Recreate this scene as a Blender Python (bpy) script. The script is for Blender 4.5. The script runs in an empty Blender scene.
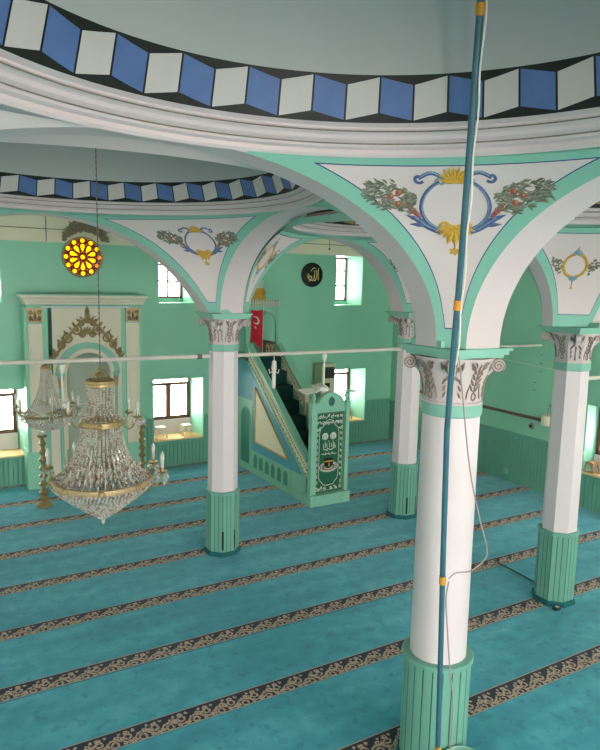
import bpy, math, random
import numpy as np
from mathutils import Vector
from mathutils.bvhtree import BVHTree

S = 4.2                      # metres per unit: the eye is 4.2 m above the carpet
PI = math.pi
random.seed(7)
C = bpy.context.scene.collection
ORG = {}

# ------------------------------------------------------------------ materials
def lin(c):
    if isinstance(c, str):
        c = tuple(int(c[i:i+2], 16) / 255 for i in (0, 2, 4))
    return tuple((x/12.92 if x <= .04045 else ((x+.055)/1.055)**2.4) for x in c) + (1,)

def mat(name, col, rough=.6, metal=0., spec=.3, noise=0., nscale=6., bump=0., bscale=40., **kw):
    m = bpy.data.materials.new(name); m.use_nodes = True
    nt = m.node_tree; b = nt.nodes['Principled BSDF']
    c = lin(col)
    b.inputs['Base Color'].default_value = c
    b.inputs['Roughness'].default_value = rough
    b.inputs['Metallic'].default_value = metal
    b.inputs['Specular IOR Level'].default_value = spec
    for k, v in kw.items():
        b.inputs[k.replace('_', ' ')].default_value = v
    if noise > 0:
        tc = nt.nodes.new('ShaderNodeNewGeometry')
        n = nt.nodes.new('ShaderNodeTexNoise'); n.inputs['Scale'].default_value = nscale; n.inputs['Detail'].default_value = 5
        nt.links.new(tc.outputs['Position'], n.inputs['Vector'])
        r = nt.nodes.new('ShaderNodeValToRGB')
        r.color_ramp.elements[0].position = .3; r.color_ramp.elements[1].position = .7
        r.color_ramp.elements[0].color = tuple(x*(1-noise) for x in c[:3]) + (1,)
        r.color_ramp.elements[1].color = tuple(min(1, x*(1+noise*.6)) for x in c[:3]) + (1,)
        nt.links.new(n.outputs['Fac'], r.inputs['Fac']); nt.links.new(r.outputs['Color'], b.inputs['Base Color'])
    if bump > 0:
        tc = nt.nodes.new('ShaderNodeNewGeometry')
        n = nt.nodes.new('ShaderNodeTexNoise'); n.inputs['Scale'].default_value = bscale
        bp = nt.nodes.new('ShaderNodeBump'); bp.inputs['Strength'].default_value = bump; bp.inputs['Distance'].default_value = .01
        nt.links.new(tc.outputs['Position'], n.inputs['Vector']); nt.links.new(n.outputs['Fac'], bp.inputs['Height'])
        nt.links.new(bp.outputs['Normal'], b.inputs['Normal'])
    return m

WHITE = mat('white_plaster', 'cbbdbf', .65, noise=.03, nscale=1.5)
IVORY = mat('ivory_paint', 'd3cbb9', .5, noise=.03, nscale=3)
SHAFT = mat('white_gloss_paint', 'd8cdd1', .35, noise=.02, nscale=2)
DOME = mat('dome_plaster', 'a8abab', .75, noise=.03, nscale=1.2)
GREEN = mat('mint_wall_paint', '8ac5ad', .42, noise=.05, nscale=1.1, bump=.12, bscale=5)
TRIMG = mat('turquoise_trim_paint', '80b5a4', .5, noise=.03)
TRIMB = mat('blue_line_paint', '2d3f74', .6)
RECESS = mat('deep_green_recess', '3d7f6e', .6)
WAINS = mat('green_panelling', '68a290', .45, noise=.06, nscale=2)
CLAD = mat('green_cladding_paint', '6da394', .42, noise=.05, nscale=3)
CLADG = mat('groove_shadow_paint', '2f5f52', .6)
CREAM = mat('cream_plaster', 'e4dcc8', .7, noise=.04, nscale=1.5)
BLACK = mat('black_paint', '0b1210', .5)
TBLUE = mat('blue_tile_paint', '4d6798', .5, noise=.09, nscale=7)
TGREY = mat('grey_tile_paint', 'bab5b2', .6, noise=.03)
TGOLD = mat('ochre_tile_paint', '8c8350', .6)
BROWN = mat('carved_brown_paint', '8b7b6e', .6, noise=.25, nscale=40)
BRONZE = mat('old_gold_relief', 'ab9873', .45, metal=.35, noise=.25, nscale=50)
GOLD = mat('brass', 'a59068', .36, metal=.65, noise=.15, nscale=30)
GOLDP = mat('gold_leaf_paint', 'c2983c', .5, noise=.2, nscale=40)
LEAFP = mat('olive_leaf_paint', '7d8070', .7, noise=.3, nscale=60)
LEAFD = mat('dark_leaf_paint', '606658', .7, noise=.3, nscale=60)
BLUEP = mat('blue_scroll_paint', '53628a', .6, noise=.25, nscale=50)
SKYP = mat('pale_blue_scroll_paint', '7b9aab', .6, noise=.2, nscale=50)
ROSEP = mat('rose_flower_paint', '9c5a50', .6, noise=.25, nscale=60)
FRAME = mat('brown_window_frame', '6a4a38', .5, noise=.1)
MAUVE = mat('mauve_window_frame', '8d6268', .5)
SILL = mat('cream_sill_board', 'e6c08c', .5, noise=.08, nscale=8)
STOOL = mat('white_plastic', 'd9d2bd', .4)
MINB = mat('minbar_green_paint', '82b8a2', .45, noise=.05, nscale=3)
MINBL = mat('minbar_blue_paint', '4f93a4', .5, noise=.08, nscale=4)
LATT = mat('cream_lattice_paint', 'ddd2b6', .6)
LATD = mat('dark_brown_paint', '6a5f4a', .7)  # dark brown of the lattice specks and the pilaster capital leaves
PANEL = mat('cream_panel_paint', 'e4dabd', .6, noise=.05)
DKGRN = mat('dark_green_cloth', '1f5c43', .8, noise=.1, nscale=15)
STAIR = mat('dark_teal_stair_carpet', '0f3a36', .95)
WHP = mat('white_embroidery', 'c6ccc2', .7)
RED = mat('red_flag_cloth', 'b3202b', .8, noise=.15, nscale=12)
ROD = mat('white_iron_rod', 'cfc6bd', .5, noise=.06, nscale=5)
JOIN = mat('rod_joint', '66625f', .5)
FANW = mat('fan_white', 'e2dcd2', .35)
ACB = mat('cream_appliance', 'cdc9ab', .4)
PIPE = mat('blue_pole_paint', '38616f', .35, noise=.12, nscale=9)
TAPE = mat('orange_tape', 'c98a2a', .5)
CABLE = mat('grey_white_cable', '938a88', .5)
DKCABLE = mat('dark_cable', '20332f', .6)
TEALB = mat('teal_base', '1a5d60', .85)
NICHE = mat('niche_paint', 'a9b3a4', .6, noise=.05, nscale=3)
BUCK = mat('pale_green_plastic', '8fc4b4', .25, Transmission_Weight=.4)
WOODT = mat('brown_trunking', '6b5648', .6, noise=.15, nscale=20)

def crystal():
    m = bpy.data.materials.new('cut_crystal'); m.use_nodes = True
    nt = m.node_tree; nt.nodes.clear()
    o = nt.nodes.new('ShaderNodeOutputMaterial')
    g = nt.nodes.new('ShaderNodeBsdfGlossy'); g.inputs['Color'].default_value = (.95, .93, .88, 1); g.inputs['Roughness'].default_value = .06
    t = nt.nodes.new('ShaderNodeBsdfTransparent'); t.inputs['Color'].default_value = (.92, .92, .88, 1)
    d = nt.nodes.new('ShaderNodeBsdfDiffuse'); d.inputs['Color'].default_value = (.74, .67, .61, 1)
    a = nt.nodes.new('ShaderNodeMixShader'); a.inputs[0].default_value = .86
    b = nt.nodes.new('ShaderNodeMixShader'); b.inputs[0].default_value = .34
    nt.links.new(t.outputs[0], a.inputs[1]); nt.links.new(d.outputs[0], a.inputs[2])
    nt.links.new(a.outputs[0], b.inputs[1]); nt.links.new(g.outputs[0], b.inputs[2])
    nt.links.new(b.outputs[0], o.inputs[0])
    return m
CRYS = crystal()
CRYD = mat('smoky_crystal', '9c8b7e', .15, spec=.8)

def glass():
    m = bpy.data.materials.new('window_glass'); m.use_nodes = True
    nt = m.node_tree; nt.nodes.clear()
    o = nt.nodes.new('ShaderNodeOutputMaterial')
    g = nt.nodes.new('ShaderNodeBsdfGlossy'); g.inputs['Roughness'].default_value = .02
    t = nt.nodes.new('ShaderNodeBsdfTransparent'); t.inputs['Color'].default_value = (.97, .95, .93, 1)
    x = nt.nodes.new('ShaderNodeMixShader'); x.inputs[0].default_value = .05
    nt.links.new(t.outputs[0], x.inputs[1]); nt.links.new(g.outputs[0], x.inputs[2]); nt.links.new(x.outputs[0], o.inputs[0])
    return m
GLASS = glass()

def lit(name, col, st):
    m = bpy.data.materials.new(name); m.use_nodes = True
    b = m.node_tree.nodes['Principled BSDF']
    b.inputs['Base Color'].default_value = lin(col); b.inputs['Roughness'].default_value = .2
    b.inputs['Emission Color'].default_value = lin(col); b.inputs['Emission Strength'].default_value = st
    return m
YGLASS = lit('backlit_yellow_glass', 'ffc400', 1.5)
OGLASS = lit('backlit_orange_glass', 'e8891c', 1.0)
RGLASS = lit('backlit_red_glass', 'c24a1c', .8)

# math-node helper for procedural carpet
class NT:
    def __init__(s, m): s.nt = m.node_tree
    def m(s, op, a, b=None, c=None):
        n = s.nt.nodes.new('ShaderNodeMath'); n.operation = op
        for i, v in enumerate((a, b, c)):
            if v is None: continue
            if isinstance(v, (int, float)): n.inputs[i].default_value = v
            else: s.nt.links.new(v, n.inputs[i])
        return n.outputs[0]
    def mix(s, f, a, b):
        n = s.nt.nodes.new('ShaderNodeMix'); n.data_type = 'RGBA'
        if isinstance(f, (int, float)): n.inputs['Factor'].default_value = f
        else: s.nt.links.new(f, n.inputs['Factor'])
        for k, v in ((6, a), (7, b)):
            if isinstance(v, tuple): n.inputs[k].default_value = v
            else: s.nt.links.new(v, n.inputs[k])
        return n.outputs[2]
    def noise(s, vec, sc, det=3, scl=None):
        if scl:
            mp = s.nt.nodes.new('ShaderNodeMapping'); mp.inputs['Scale'].default_value = scl
            s.nt.links.new(vec, mp.inputs['Vector']); vec = mp.outputs[0]
        n = s.nt.nodes.new('ShaderNodeTexNoise'); n.inputs['Scale'].default_value = sc; n.inputs['Detail'].default_value = det
        s.nt.links.new(vec, n.inputs['Vector']); return n.outputs['Fac']

BAND0, BANDS, BANDW = 3.312, .284, .0285
def carpet():
    m = bpy.data.materials.new('prayer_row_carpet'); m.use_nodes = True
    h = NT(m); nt = m.node_tree; b = nt.nodes['Principled BSDF']
    geo = nt.nodes.new('ShaderNodeNewGeometry'); pos = geo.outputs['Position']
    sp = nt.nodes.new('ShaderNodeSeparateXYZ'); nt.links.new(pos, sp.inputs[0])
    X = h.m('DIVIDE', sp.outputs[0], S); Y = h.m('DIVIDE', sp.outputs[1], S)
    t = h.m('DIVIDE', h.m('SUBTRACT', Y, BAND0), BANDS)
    fr = h.m('SUBTRACT', t, h.m('ROUND', t))               # -.5 .. .5, + = toward the prayer wall
    d = h.m('MULTIPLY', fr, BANDS)
    v = h.m('DIVIDE', d, BANDW)                            # -1 .. 1 across the band
    av = h.m('ABSOLUTE', v)
    inband = h.m('LESS_THAN', av, 1.0)
    # scroll pattern
    P = .062
    u = h.m('DIVIDE', X, P)
    wig = h.m('MULTIPLY', h.noise(pos, 22, 2), .5)
    vv = h.m('ADD', v, h.m('SUBTRACT', wig, .25))
    wave = h.m('ABSOLUTE', h.m('SUBTRACT', h.m('ADD', vv, .35), h.m('MULTIPLY', h.m('SINE', h.m('MULTIPLY', u, 2*PI)), .30)))
    w1 = h.m('LESS_THAN', wave, .13)
    def ring(off, cv, r, w):
        fu = h.m('SUBTRACT', h.m('ADD', u, off), h.m('ROUND', h.m('ADD', u, off)))
        x2 = h.m('MULTIPLY', fu, P/BANDW)
        dd = h.m('SQRT', h.m('ADD', h.m('POWER', h.m('ABSOLUTE', x2), 2), h.m('POWER', h.m('ABSOLUTE', h.m('SUBTRACT', vv, cv)), 2)))
        return h.m('LESS_THAN', h.m('ABSOLUTE', h.m('SUBTRACT', dd, r)), w)
    pat = w1
    for a in ((.12, -.72, .10, .09), (.40, -.72, .08, .1), (.5, .50, .05, .09), (.25, -.05, .26, .09), (.75, -.62, .26, .09), (.25, .42, .13, .12), (.02, -.62, .10, .12), (.5, -.1, .1, .12), (.62, .15, .14, .08), (0., .5, .05, .1)):
        pat = h.m('MAXIMUM', pat, ring(*a))
    brk = h.m('GREATER_THAN', h.noise(pos, 60, 2), .42)
    pat = h.m('MULTIPLY', pat, brk)
    edge = h.m('MULTIPLY', h.m('GREATER_THAN', av, .9), h.m('LESS_THAN', av, .985))
    pat = h.m('MAXIMUM', pat, edge)
    navy = lin('14273a'); beige = lin('b29d88')
    bandc = h.mix(pat, navy, beige)
    # field
    n1 = h.noise(pos, .9, 4, (.5, 2.6, 1)); n2 = h.noise(pos, 5, 6); n3 = h.noise(pos, 160, 2)
    f = h.m('ADD', h.m('MULTIPLY', n1, .7), h.m('ADD', h.m('MULTIPLY', n2, .5), h.m('MULTIPLY', n3, .35)))
    rp = nt.nodes.new('ShaderNodeValToRGB'); nt.links.new(f, rp.inputs[0])
    e = rp.color_ramp.elements
    e[0].position = .52; e[0].color = lin('30879b'); e[1].position = 1.05; e[1].color = lin('58b2c3')
    e2 = e.new(.78); e2.color = lin('3c9aae')
    # a laid seam at one side of each row
    every3 = h.m('LESS_THAN', h.m('ABSOLUTE', h.m('SUBTRACT', h.m('FRACT', h.m('DIVIDE', h.m('ADD', h.m('ROUND', t), 60.0), 3)), .0)), .1)
    seam = h.m('MULTIPLY', h.m('LESS_THAN', h.m('ABSOLUTE', h.m('ADD', v, 1.14)), .08), h.m('ADD', .12, h.m('MULTIPLY', every3, .6)))
    specks = h.m('MULTIPLY', h.m('GREATER_THAN', h.noise(pos, 9, 8), .60), .22)
    seam = h.m('MAXIMUM', seam, specks)
    fld = h.mix(seam, rp.outputs[0], lin('14505c'))
    nt.links.new(h.mix(inband, fld, bandc), b.inputs['Base Color'])
    b.inputs['Roughness'].default_value = .9; b.inputs['Specular IOR Level'].default_value = .15
    b.inputs['Sheen Weight'].default_value = .25; b.inputs['Sheen Roughness'].default_value = .4
    bp = nt.nodes.new('ShaderNodeBump'); bp.inputs['Strength'].default_value = .25; bp.inputs['Distance'].default_value = .01
    nt.links.new(h.m('ADD', n3, h.m('MULTIPLY', pat, .3)), bp.inputs['Height']); nt.links.new(bp.outputs[0], b.inputs['Normal'])
    return m
CARPET = carpet()

def pend_mat():
    m = bpy.data.materials.new('outlined_pendentive_plaster'); m.use_nodes = True
    h = NT(m); nt = m.node_tree; b = nt.nodes['Principled BSDF']
    def at(n):
        a = nt.nodes.new('ShaderNodeAttribute'); a.attribute_name = n; return a.outputs['Fac']
    mm = h.m('MINIMUM', h.m('MINIMUM', at('d1'), at('d2')), h.m('MINIMUM', h.m('ADD', at('dT'), .0125), at('dB')))
    green = lin('80b5a4'); line = lin('2d3f74'); w = lin('d2cac8')
    a = h.m('LESS_THAN', mm, .0285); c = h.m('LESS_THAN', mm, .0265)
    geo = nt.nodes.new('ShaderNodeNewGeometry')
    n = h.noise(geo.outputs['Position'], 1.6, 4)
    wc = h.mix(n, lin('c9bcbd'), lin('d4c8c7'))
    nt.links.new(h.mix(c, h.mix(a, wc, line), green), b.inputs['Base Color'])
    b.inputs['Roughness'].default_value = .6; b.inputs['Specular IOR Level'].default_value = .3
    return m
PEND = pend_mat()

# ------------------------------------------------------------------ mesh helper (coordinates in units of S, floor at z=-1)
class M:
    smoky = 0
    def __init__(s): s.v = []; s.f = []; s.mi = []; s.attr = {}
    def add(s, vs, fs, mi=0):
        o = len(s.v); s.v += [tuple(map(float, p)) for p in vs]
        for k, f in enumerate(fs):
            s.f.append(tuple(i+o for i in f)); s.mi.append(mi[k] if isinstance(mi, list) else mi)
        return s
    def box(s, x0, x1, y0, y1, z0, z1, mi=0):
        return s.add([(x0,y0,z0),(x1,y0,z0),(x1,y1,z0),(x0,y1,z0),(x0,y0,z1),(x1,y0,z1),(x1,y1,z1),(x0,y1,z1)],
              [(0,3,2,1),(4,5,6,7),(0,1,5,4),(1,2,6,5),(2,3,7,6),(3,0,4,7)], mi)
    def lathe(s, cx, cy, prof, n=32, mi=0, ph=0., cap=False, a0=0., a1=2*PI):
        full = abs(a1-a0-2*PI) < 1e-6
        cols = n if full else n+1
        vs = []
        for r, z in prof:
            for k in range(cols):
                a = a0+ph+(a1-a0)*k/n; vs.append((cx+r*math.sin(a), cy+r*math.cos(a), z))
        fs = []; mis = []
        for j in range(len(prof)-1):
            for k in range(n):
                k2 = (k+1) % cols
                fs.append((j*cols+k, (j+1)*cols+k, (j+1)*cols+k2, j*cols+k2))
                mis.append(mi[j] if isinstance(mi, list) else mi)
        if cap:
            fs.append(tuple(range(cols))); mis.append(mis[0]); fs.append(tuple((len(prof)-1)*cols+k for k in reversed(range(cols)))); mis.append(mis[-1] if not isinstance(mi, list) else mi[-1])
        return s.add(vs, fs, mis)
    def tube(s, pts, r, n=8, mi=0, cap=True):
        P = [Vector(p) for p in pts]; vs = []; up = None
        for i, p in enumerate(P):
            t = (P[min(i+1, len(P)-1)]-P[max(i-1, 0)]).normalized()
            if up is None:
                up = Vector((0,0,1)) if abs(t.z) < .9 else Vector((1,0,0))
            a = t.cross(up).normalized(); b2 = a.cross(t).normalized(); up = b2
            rr = r[i] if isinstance(r, (list, tuple)) else r
            for k in range(n):
                q = 2*PI*k/n; vs.append(p+a*(rr*math.cos(q))+b2*(rr*math.sin(q)))
        fs = [(j*n+k, j*n+(k+1)%n, (j+1)*n+(k+1)%n, (j+1)*n+k) for j in range(len(P)-1) for k in range(n)]
        if cap: fs += [tuple(reversed(range(n))), tuple((len(P)-1)*n+k for k in range(n))]
        return s.add(vs, fs, mi)
    def gem(s, p, r, h=None, mi=0, n=4):
        if s.smoky and random.random() < s.smoky: mi = 1
        h = h or r
        vs = [(p[0],p[1],p[2]+h)] + [(p[0]+r*math.sin(2*PI*k/n+.4), p[1]+r*math.cos(2*PI*k/n+.4), p[2]) for k in range(n)] + [(p[0],p[1],p[2]-h)]
        return s.add(vs, [(0,1+(k+1)%n,1+k) for k in range(n)] + [(n+1,1+k,1+(k+1)%n) for k in range(n)], mi)
    def ball(s, p, r, n=12, m=8, mi=0, sz=1.):
        pr = [(max(1e-5, r*math.sin(PI*j/m)), p[2]-r*sz*math.cos(PI*j/m)) for j in range(m+1)]
        return s.lathe(p[0], p[1], pr, n, mi)
    def ext(s, poly, y0, y1, ax='y', mi=0):
        """extrude a 2D polygon; ax='y': poly is (x,z) extruded in y; ax='x': poly is (y,z) extruded in x; 'z': (x,y)"""
        mk = {'y': lambda a,b,t: (a,t,b), 'x': lambda a,b,t: (t,a,b), 'z': lambda a,b,t: (a,b,t)}[ax]
        n = len(poly)
        vs = [mk(a,b,y0) for a,b in poly]+[mk(a,b,y1) for a,b in poly]
        return s.add(vs, [tuple(range(n)), tuple(reversed(range(n,2*n)))] + [(k,(k+1)%n,n+(k+1)%n,n+k) for k in range(n)], mi)
    def build(s, name, mats, parent=None, org=None, smooth=35, label=None, fix=True):
        if not isinstance(mats, (list, tuple)): mats = [mats]
        a = np.array(s.v, float).reshape(-1, 3)
        if parent is not None: o0 = ORG[parent.name]
        elif org is not None: o0 = org
        else: o0 = ((a[:,0].min()+a[:,0].max())/2, (a[:,1].min()+a[:,1].max())/2, a[:,2].min())
        w = (a-np.array(o0))*S
        me = bpy.data.meshes.new(name); me.from_pydata(w.tolist(), [], s.f)
        for m in mats: me.materials.append(m)
        me.polygons.foreach_set('material_index', s.mi)
        for k, arr in s.attr.items():
            at = me.attributes.new(k, 'FLOAT', 'POINT'); at.data.foreach_set('value', np.array(arr, np.float32))
        if fix:
            import bmesh
            bm = bmesh.new(); bm.from_mesh(me); bmesh.ops.recalc_face_normals(bm, faces=bm.faces); bm.to_mesh(me); bm.free()
        if smooth:
            me.polygons.foreach_set('use_smooth', [True]*len(me.polygons)); me.set_sharp_from_angle(angle=math.radians(smooth))
        me.update()
        ob = bpy.data.objects.new(name, me); C.objects.link(ob)
        if parent is not None: ob.parent = parent; ORG[ob.name] = ORG[parent.name]
        else:
            ob.location = (o0[0]*S, o0[1]*S, (o0[2]+1)*S); ORG[ob.name] = tuple(o0)
        if label: ob['label'] = label
        return ob

def thing(name, label, cat, loc, group=None, kind=None):
    o = bpy.data.objects.new(name, None); C.objects.link(o); o.empty_display_size = .1
    o.location = (loc[0]*S, loc[1]*S, (loc[2]+1)*S); ORG[o.name] = tuple(loc)
    if label: o['label'] = label
    if cat: o['category'] = cat
    if group: o['group'] = group
    if kind: o['kind'] = kind
    return o
def tag(o, label, cat, group=None):
    o['label'] = label; o['category'] = cat
    if group: o['group'] = group
    return o
def struct(o, label=None):
    o['kind'] = 'structure'
    if label: o['label'] = label
    return o
def dup(root, loc, label=None, group=None):
    r = root.copy(); C.objects.link(r); r.location = (loc[0]*S, loc[1]*S, (loc[2]+1)*S); ORG[r.name] = tuple(loc)
    if label: r['label'] = label
    if group: r['group'] = group
    def rec(a, b):
        for ch in list(a.children):
            c = ch.copy(); C.objects.link(c); c.parent = b; rec(ch, c)
    rec(root, r)
    return r

# ------------------------------------------------------------------ ornament: ridged strokes and leaves in a 2D chart, mapped on a surface
class Orn:
    def __init__(s, f, h=.0015): s.f = f; s.h = h; s.m = M()
    def P(s, a, b, e): 
        p, n = s.f(a, b); return (p[0]+n[0]*e, p[1]+n[1]*e, p[2]+n[2]*e)
    def stroke(s, pts, w, mi=0, h=None):
        h = h or s.h; n = len(pts); vs = []
        for i, (a, b) in enumerate(pts):
            a0, b0 = pts[max(0, i-1)]; a1, b1 = pts[min(n-1, i+1)]
            dx, dy = a1-a0, b1-b0; L = math.hypot(dx, dy) or 1
            ww = (w[i] if isinstance(w, list) else w)*.5
            nx, ny = -dy/L*ww, dx/L*ww
            vs += [s.P(a+nx, b+ny, h*.3), s.P(a, b, h), s.P(a-nx, b-ny, h*.3)]
        fs = []
        for i in range(n-1):
            k = 3*i; fs += [(k,k+3,k+4,k+1), (k+1,k+4,k+5,k+2)]
        s.m.add(vs, fs, mi); return s
    def leaf(s, x, y, ang, l, w, mi=0, h=None, n=6):
        pts = []; ws = []
        for i in range(n+1):
            t = i/n; pts.append((x+math.cos(ang)*l*t, y+math.sin(ang)*l*t)); ws.append(max(.02, math.sin(PI*min(1, t**.8)))*w)
        return s.stroke(pts, ws, mi, h)
    def arc(s, x, y, r0, a0, a1, w, mi=0, r1=None, sx=1., sy=1., n=18, h=None):
        r1 = r0 if r1 is None else r1; pts = []; 
        for i in range(n+1):
            t = i/n; a = a0+(a1-a0)*t; r = r0+(r1-r0)*t; pts.append((x+sx*r*math.cos(a), y+sy*r*math.sin(a)))
        return s.stroke(pts, w, mi, h)
    def disc(s, x, y, r, mi=0, h=None, n=10):
        h = h or s.h
        vs = [s.P(x, y, h*1.3)]+[s.P(x+r*math.cos(2*PI*k/n), y+r*math.sin(2*PI*k/n), h*.5) for k in range(n)]
        s.m.add(vs, [(0,1+k,1+(k+1)%n) for k in range(n)], mi); return s

# ------------------------------------------------------------------ plan
N = (.906, .954); A = (.945, 2.158); B = (1.795, 2.158); CC = (1.743, 1.320)
AL = (-.255, 2.158); NL = (-.31, .952); SR = (.905, -.06); SL = (-.31, -.06); D = (1.752, .45)
ZS, ZCAP = -.116, -.119
QY, RX, LX, BY = 3.31, 2.61, -1.35, -1.6
ZW = .152

SHAPE = {}; THK = {}; HEND = {}; HALF = {}; FLAT = set()
def seg_arch(P1, P2, hh, zc, side, t=.085, n=28):
    """points of an arch edge from P1 to P2, on the given side (+1/-1 along the normal)"""
    d = Vector((P2[0]-P1[0], P2[1]-P1[1])); L = d.length; d /= L; nrm = Vector((-d.y, d.x))
    t = THK.get(frozenset((P1, P2)), t); h1 = HEND.get((P1, P2), hh); h2 = HEND.get((P2, P1), hh)
    half = (L-h1-h2)/2; shift = (h1-h2)/2; rise = zc-ZS; R = (half*half+rise*rise)/(2*rise); am = math.asin(min(1, half/R))
    if rise > half: am = PI-am
    mid = Vector(((P1[0]+P2[0])/2, (P1[1]+P2[1])/2))+d*shift; pts = []
    if (P1, P2) in HALF or (P2, P1) in HALF:             # quarter arch that runs on level into the neighbouring arch
        rev = (P2, P1) in HALF; A_ = Vector(P2 if rev else P1); d_ = -d if rev else d
        reach, h_ = HALF[(P2, P1) if rev else (P1, P2)]; full = L-.02
        for i in range(n+1):
            q_ = PI/2*i/n; s_ = h_+reach*(1-math.cos(q_)); p_ = A_+d_*s_+nrm*(side*t/2); pts.append((p_.x, p_.y, ZS+rise*math.sin(q_)**.96))
        for i in range(1, n+1):
            s_ = h_+reach+(full-h_-reach)*i/n; p_ = A_+d_*s_+nrm*(side*t/2); pts.append((p_.x, p_.y, ZS+rise))
        return list(reversed(pts)) if rev else pts
    if (P1, P2) in FLAT or (P2, P1) in FLAT:
        rev = (P2, P1) in FLAT; A_ = Vector(P2 if rev else P1); d_ = -d if rev else d
        for i in range(2*n+1):
            s_ = .02+(L-.04)*i/(2*n); p_ = A_+d_*s_+nrm*(side*t/2); pts.append((p_.x, p_.y, ZS+rise))
        return list(reversed(pts)) if rev else pts
    if SHAPE.get(frozenset((P1, P2))) == 'e':        # basket-handled arch
        for i in range(2*n+1):
            a = PI-PI*i/(2*n); q = mid+d*(half*math.cos(a))+nrm*(side*t/2)
            pts.append((q.x, q.y, ZS+rise*math.sin(a)**.96))
        return pts
    for i in range(2*n+1):
        a = -am+2*am*i/(2*n); q = mid+d*(R*math.sin(a))+nrm*(side*t/2)
        pts.append((q.x, q.y, zc-R+R*math.cos(a)))
    return pts
HH = .074
for _p in ((NL, N), (N, SR), (A, N)): SHAPE[frozenset(_p)] = 'e'
Q = (.928, 1.315); E = (.928, .45)
THK[frozenset((NL, N))] = .058; THK[frozenset((CC, D))] = .036; THK[frozenset((CC, Q))] = .036; THK[frozenset((CC, B))] = .05
HEND[(CC, D)] = .066; HEND[(CC, B)] = .10
HALF[(CC, Q)] = (.32, .128); HALF[(D, E)] = (.32, .066); THK[frozenset((D, E))] = .036; HALF[(A, Q)] = (.50, .076); FLAT.add((E, Q))
arch_n = [0]
def arch(P1, P2, zc, label):
    a = seg_arch(P1, P2, HH, zc, 1); b = seg_arch(P1, P2, HH, zc, -1); n = len(a)
    d = Vector((P2[0]-P1[0], P2[1]-P1[1])).normalized()
    m = M(); top = zc+.05
    # soffit, with closed masonry above it
    vs = a+b; fs = [(i, i+1, n+i+1, n+i) for i in range(n-1)]; mi = [0]*len(fs)
    # faces above the opening
    for k, arr in ((0, a), (1, b)):
        o = len(vs)
        sgn = .003 if k == 0 else -.003
        vs += [(p[0], p[1], top) for p in arr]
        base = 0 if k == 0 else n
        fs += [(base+i, base+i+1, o+i+1, o+i) for i in range(n-1)]; mi += [1]*(n-1)
    m.add(vs, fs, mi)
    # green foot blocks
    arch_n[0] += 1
    o = m.build('arch', [WHITE, TRIMG], smooth=40, fix=False); struct(o, label); return o

def pend_surface(bc, e1, e2, nu=44, ns=44):
    """e1, e2: edge curves from spring to crown (lists); returns grid ns+1 x nu+1 of points"""
    cx, cy = bc; G = []
    def samp(e, s):
        f = s*(len(e)-1); i = min(int(f), len(e)-2); t = f-i
        return [e[i][k]*(1-t)+e[i+1][k]*t for k in range(3)]
    for j in range(ns+1):
        s = j/ns; p = samp(e1, s); q = samp(e2, s)
        a0 = math.atan2(p[0]-cx, p[1]-cy); a1 = math.atan2(q[0]-cx, q[1]-cy)
        while a1-a0 > PI: a1 -= 2*PI
        while a1-a0 < -PI: a1 += 2*PI
        r0 = math.hypot(p[0]-cx, p[1]-cy); r1 = math.hypot(q[0]-cx, q[1]-cy)
        row = []
        for i in range(nu+1):
            u = i/nu; a = a0+(a1-a0)*u; r = r0+(r1-r0)*u
            row.append((cx+r*math.sin(a), cy+r*math.cos(a), p[2]*(1-u)+q[2]*u))
        G.append(row)
    return G

def mind(V, L):
    V = np.array(V); L = np.array(L)
    L = np.concatenate([L[:-1]+(L[1:]-L[:-1])*t for t in (0, .25, .5, .75)]+[L[-1:]])
    return np.sqrt(((V[:,None,:]-L[None])**2).sum(-1)).min(1)

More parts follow.
